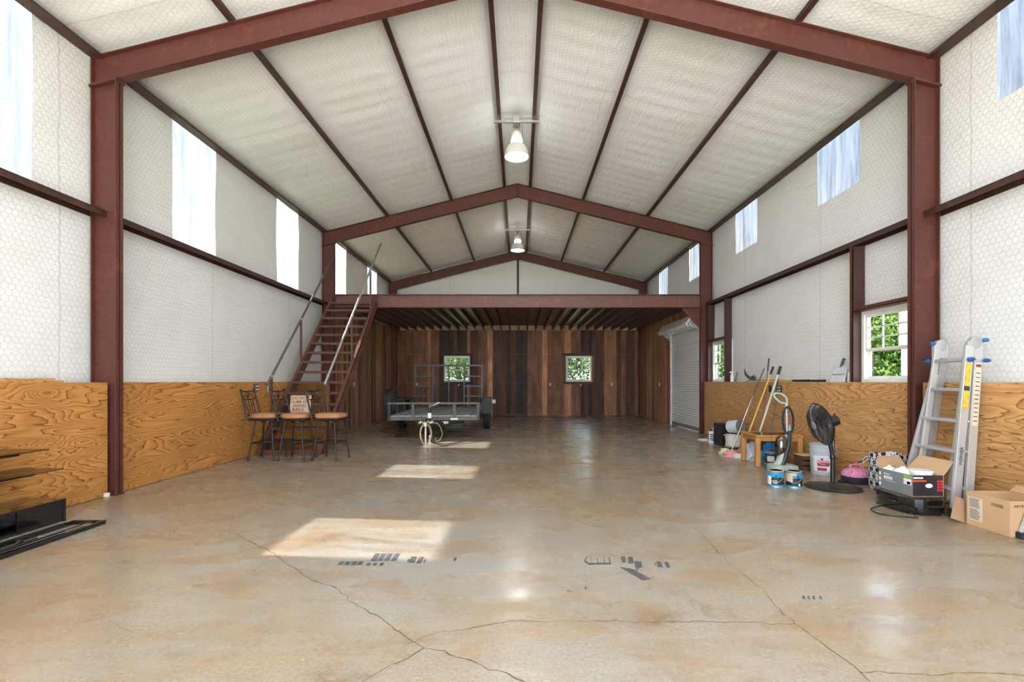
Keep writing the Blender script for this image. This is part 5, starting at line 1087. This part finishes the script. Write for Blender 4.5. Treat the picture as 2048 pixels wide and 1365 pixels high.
def heap(name, m, c, s, lab, cat, seed, rz=0., grp=None):
    N, K = 26, 12; vs = []
    for i in range(K + 1):
        t = i / K * math.pi / 2
        for k in range(N):
            a = 2 * math.pi * k / N; q = 1 + .32 * mnoise.noise(Vector((math.cos(a) * 1.9 + seed, math.sin(a) * 1.9, t * 2.5))) + .14 * mnoise.noise(Vector((math.cos(a) * 4 + seed, math.sin(a) * 5, t * 6)))
            vs.append((s[0] * q * math.cos(a) * math.cos(t), s[1] * q * math.sin(a) * math.cos(t), max(.002, s[2] * math.sin(t) * (q * .6 + .4)) if i else 0))
    o = MB().add(vs, [(i * N + k, i * N + (k + 1) % N, (i + 1) * N + (k + 1) % N, (i + 1) * N + k) for i in range(K) for k in range(N)] + [tuple(range(N))[::-1]]).build(name, m, smooth=True, angle=55)
    o.location = c; o.rotation_euler = (0, 0, rz); return tag(o, lab, cat, grp)
G = 'rags and bags beside the end table'
heap('plastic_bag', 'blue_bag', (3.88, 8.17, 0), (.14, .12, .18), 'crumpled bright blue plastic bag behind the table leg', 'bag', 1., grp=G)
heap('cleaning_rag', 'orange_cloth', (3.76, 8.02, 0), (.13, .09, .12), 'bunched orange rag in front of the blue bag', 'rag', 2., grp=G)
heap('cleaning_rag', 'rose_cloth', (3.53, 7.93, 0), (.14, .12, .09), 'pink rag on the floor left of the table', 'rag', 3., grp=G)
heap('cleaning_rag', 'lime_cloth', (3.55, 8.22, 0), (.10, .08, .09), 'pale green rag behind the pink rag', 'rag', 4., grp=G)
heap('plastic_wrap', 'plastic_film', (3.72, 7.66, 0), (.15, .15, .26), 'heap of clear and white plastic wrap under the table', 'plastic wrap', 5., grp=G)
heap('cleaning_rag', 'cloth_white', (3.60, 7.74, 0), (.12, .10, .07), 'white rag under the left table leg', 'rag', 6., grp=G)
heap('paper_scrap', 'beige', (3.68, 7.46, 0), (.09, .06, .07), 'crumpled beige paper between the table legs', 'paper', 7., grp=G)
o = thing('cardboard_carton', 'brown carton behind the blue bag at the plywood', 'carton', (4.21, 8.22, 0), R(0)); MB().box(-.14, .14, -.16, .16, 0, .25).build('body', 'brown', o, bevel=.004); MB().box(-.14, .14, -.02, .02, .25, .252).build('tape', 'beige', o)
can(3.80, 7.22, [('label_black', -1.6, 1.6, .016, .17, 1), ('cloth_white', -.6, .6, .04, .12, 2), ('blue_paint', -1.6, 1.6, .15, .17, 3)], 'black labelled paint can standing under the table')
o = heap('plastic_bag', 'blue_bag', (3.93, 7.52, 0), (.10, .08, .30), 'blue plastic bundle under the back of the table', 'bag', 8., grp=G)
o = thing('wooden_crate', 'low brown wooden crate behind the vacuum cleaner', 'crate', (4.05, 6.74, 0)); 
for z in (0., .07, .14): MB().box(-.12, .15, -.10, -.088, z + .005, z + .06).build('slat', 'brown', o); MB().box(-.12, .15, .088, .10, z + .005, z + .06).build('slat', 'brown', o)
for s in (-.12, .138): MB().box(s, s + .012, -.088, .088, .0, .20).build('end_board', 'brown', o)
MB().box(-.12, .15, -.10, .10, .20, .212).build('top_board', 'lumber', o)
# on the right ledge
LZ = 1.218
dp = thing('dustpan', 'grey plastic dustpan standing on the right ledge', 'dustpan', (4.44, 6.70, LZ))
MB().add([(0, -.15, 0), (0, .15, 0), (.06, .12, .20), (.06, -.12, .20), (.012, -.15, 0), (.012, .15, 0), (.075, .12, .20), (.075, -.12, .20), (.06, 0, .235), (.075, 0, .235)], [(0, 3, 8, 2, 1), (4, 5, 6, 9, 7), (0, 1, 5, 4), (1, 2, 6, 5), (2, 8, 9, 6), (8, 3, 7, 9), (3, 0, 4, 7)]).build('pan', 'grey_plastic' if 0 else 'pale_blue', dp); MB().box(.02, .03, -.128, .128, .10, .112).build('ridge', 'grey_plastic', dp); MB().tube([(.065, 0, .21), (.075, -.02, .28), (.085, -.03, .33)], .018, 8).build('handle', 'dark_grey', dp, smooth=True)
o = thing('paper_roll', 'white paper roll on the right ledge beside the window jamb', 'paper roll', (4.50, 6.46, LZ)); MB().lathe([(.06, 0), (.062, .004), (.062, .125), (.06, .13)], n=28).build('roll', 'cloth_white', o, smooth=True); MB().lathe([(.02, .13), (.02, .131)], n=16).build('core', 'card_dark', o); MB().tube([(-.02, -.07, .15), (0, .0, .16), (.0, .04, .17)], .01, 6).build('hose', 'dark_grey', o)
o = thing('spray_bottle', 'white spray bottle on the right ledge near the far window', 'bottle', (4.47, 10.05, LZ)); MB().lathe([(.034, 0), (.036, .01), (.036, .13), (.018, .165), (.014, .18)], n=20).build('bottle_body', 'white_plastic', o, smooth=True); MB().box(-.05, .025, -.014, .014, .18, .215).build('trigger_head', 'cloth_white', o, bevel=.005)
o = MB().cyl((4.46, 9.90, LZ), (4.50, 9.88, LZ + .2), .012, .008, 10).build('caulk_tube', 'dark_grey'); tag(o, 'thin dark tube beside the white spray bottle', 'tube')
ps = thing('pole_saw', 'yellow pole saw with curved blade lying along the right ledge', 'pole saw', (4.45, 8.0, LZ))
MB().cyl((4.42, 8.95, LZ + .04), (4.43, 7.75, LZ + .02), .014, n=10).build('shaft', 'yellow', ps, world=True, smooth=True); MB().cyl((4.43, 7.75, LZ + .02), (4.44, 7.32, LZ + .02), .019, n=10).build('grip', 'black_plastic', ps, world=True); MB().cyl((4.44, 7.30, LZ + .018), (4.44, 6.95, LZ + .018), .017, n=10).build('grip', 'black_plastic', ps, world=True)
b = MB(); A_ = [(8.98, LZ + .05), (9.12, LZ + .09), (9.27, LZ + .15), (9.38, LZ + .26), (9.36, LZ + .14), (9.24, LZ + .07), (9.08, LZ + .03)]; b.prism(A_, 0, 4.405, 4.412); b.build('blade', 'dark_grey', ps, world=True)
MB().prism([(8.9, LZ + .02), (9.0, LZ + .12), (9.09, LZ + .10), (9.05, LZ + .03)], 0, 4.395, 4.435).build('saw_head', 'dark_grey', ps, world=True); MB().tube([(4.41, 9.05, LZ + .04), (4.40, 9.2, LZ + .02), (4.41, 9.33, LZ + .0)], .008, 6).build('hook', 'dark_grey', ps, world=True)
o = MB().box(3.45, 4.05, 12.1, 12.6, 3.243, 3.30).build('flat_carton', 'brown', bevel=.004); tag(o, 'flat brown carton on the loft near the right column', 'carton')
# ================================================================== OUTSIDE
g = MB().add([(-90, -60, -.22), (90, -60, -.22), (90, 110, -.22), (-90, 110, -.22)], [(0, 1, 2, 3)]).build('ground', 'grass'); tag(g, 'grass around the building', kind='structure')
tag(MB().box(-9, 9, -22, Y0 - .6, -.215, -.01).build('floor_bounce_apron', 'apron'), 'pale unseen concrete apron added outside the front door to bounce light in', kind='structure')  # unseen slab, added to throw daylight up onto the roof lining
rt = random.Random(5)
def tree(x, y, h, r, lab, m='leaf'):
    o = thing('tree', lab, 'tree', (x, y, -.22), group='trees outside the windows')
    MB().tube([(0, 0, 0), (.1, .05, h * .3), (.0, .1, h * .6)], [.2, .15, .08], 8).build('trunk', 'bark', o, smooth=True)
    b = MB(); blobs = [(rt.uniform(-r, r) * .6, rt.uniform(-r, r) * .6, h * rt.uniform(.25, .9), r * rt.uniform(.4, .65)) for _ in range(16)]
    for i in range(14000):
        bx_, by_, bz_, br = blobs[i % 16]; d = Vector((rt.gauss(0, 1), rt.gauss(0, 1), rt.gauss(0, 1))).normalized() * br * rt.uniform(.6, 1)
        c = Vector((bx_, by_, max(bz_, .6))) + d; u = Vector((rt.gauss(0, 1), rt.gauss(0, 1), rt.gauss(0, 1))).normalized(); v = u.cross(Vector((rt.gauss(0, 1), rt.gauss(0, 1), .3))).normalized(); s = rt.uniform(.05, .12)
        b.v += [tuple(c - u * s), tuple(c + v * s * .6), tuple(c + u * s), tuple(c - v * s * .6)]; k = 4 * i; b.f.append((k, k + 1, k + 2, k + 3))
    tag(b.build('foliage', m, o), kind='stuff')
for a in ((-3.4, 27, 5.5, 3., 'green tree outside the back window behind the trailer gate', 'leaf_light'), (-10, 34, 6, 3.2, 'tree far left beyond the back wall'), (2.2, 30, 5.6, 2.8, 'green tree outside the right back window', 'leaf_light'), (9., 35, 6, 3.2, 'tree right of centre beyond the back wall'),
          (13.5, 17.5, 5.2, 3., 'green tree outside the window beside the ladder column', 'leaf_light'), (19, 24, 6, 3.2, 'taller tree behind the one outside the near right window'), (11.8, 25.5, 5.5, 2.8, 'green tree outside the window by the roll-up door'), (24, 34, 6, 3.2, 'distant tree beyond the right wall')): tree(*a)
o = thing('porch_post', 'grey square post outside the window beside the ladder column', 'post', (6.55, 8.02, -.22)); MB().box(-.10, .10, -.10, .10, 0, 3.4).build('shaft', 'post_white', o, bevel=.01); MB().box(-.14, .14, -.14, .14, 0, .15).build('base_block', 'post_white', o)
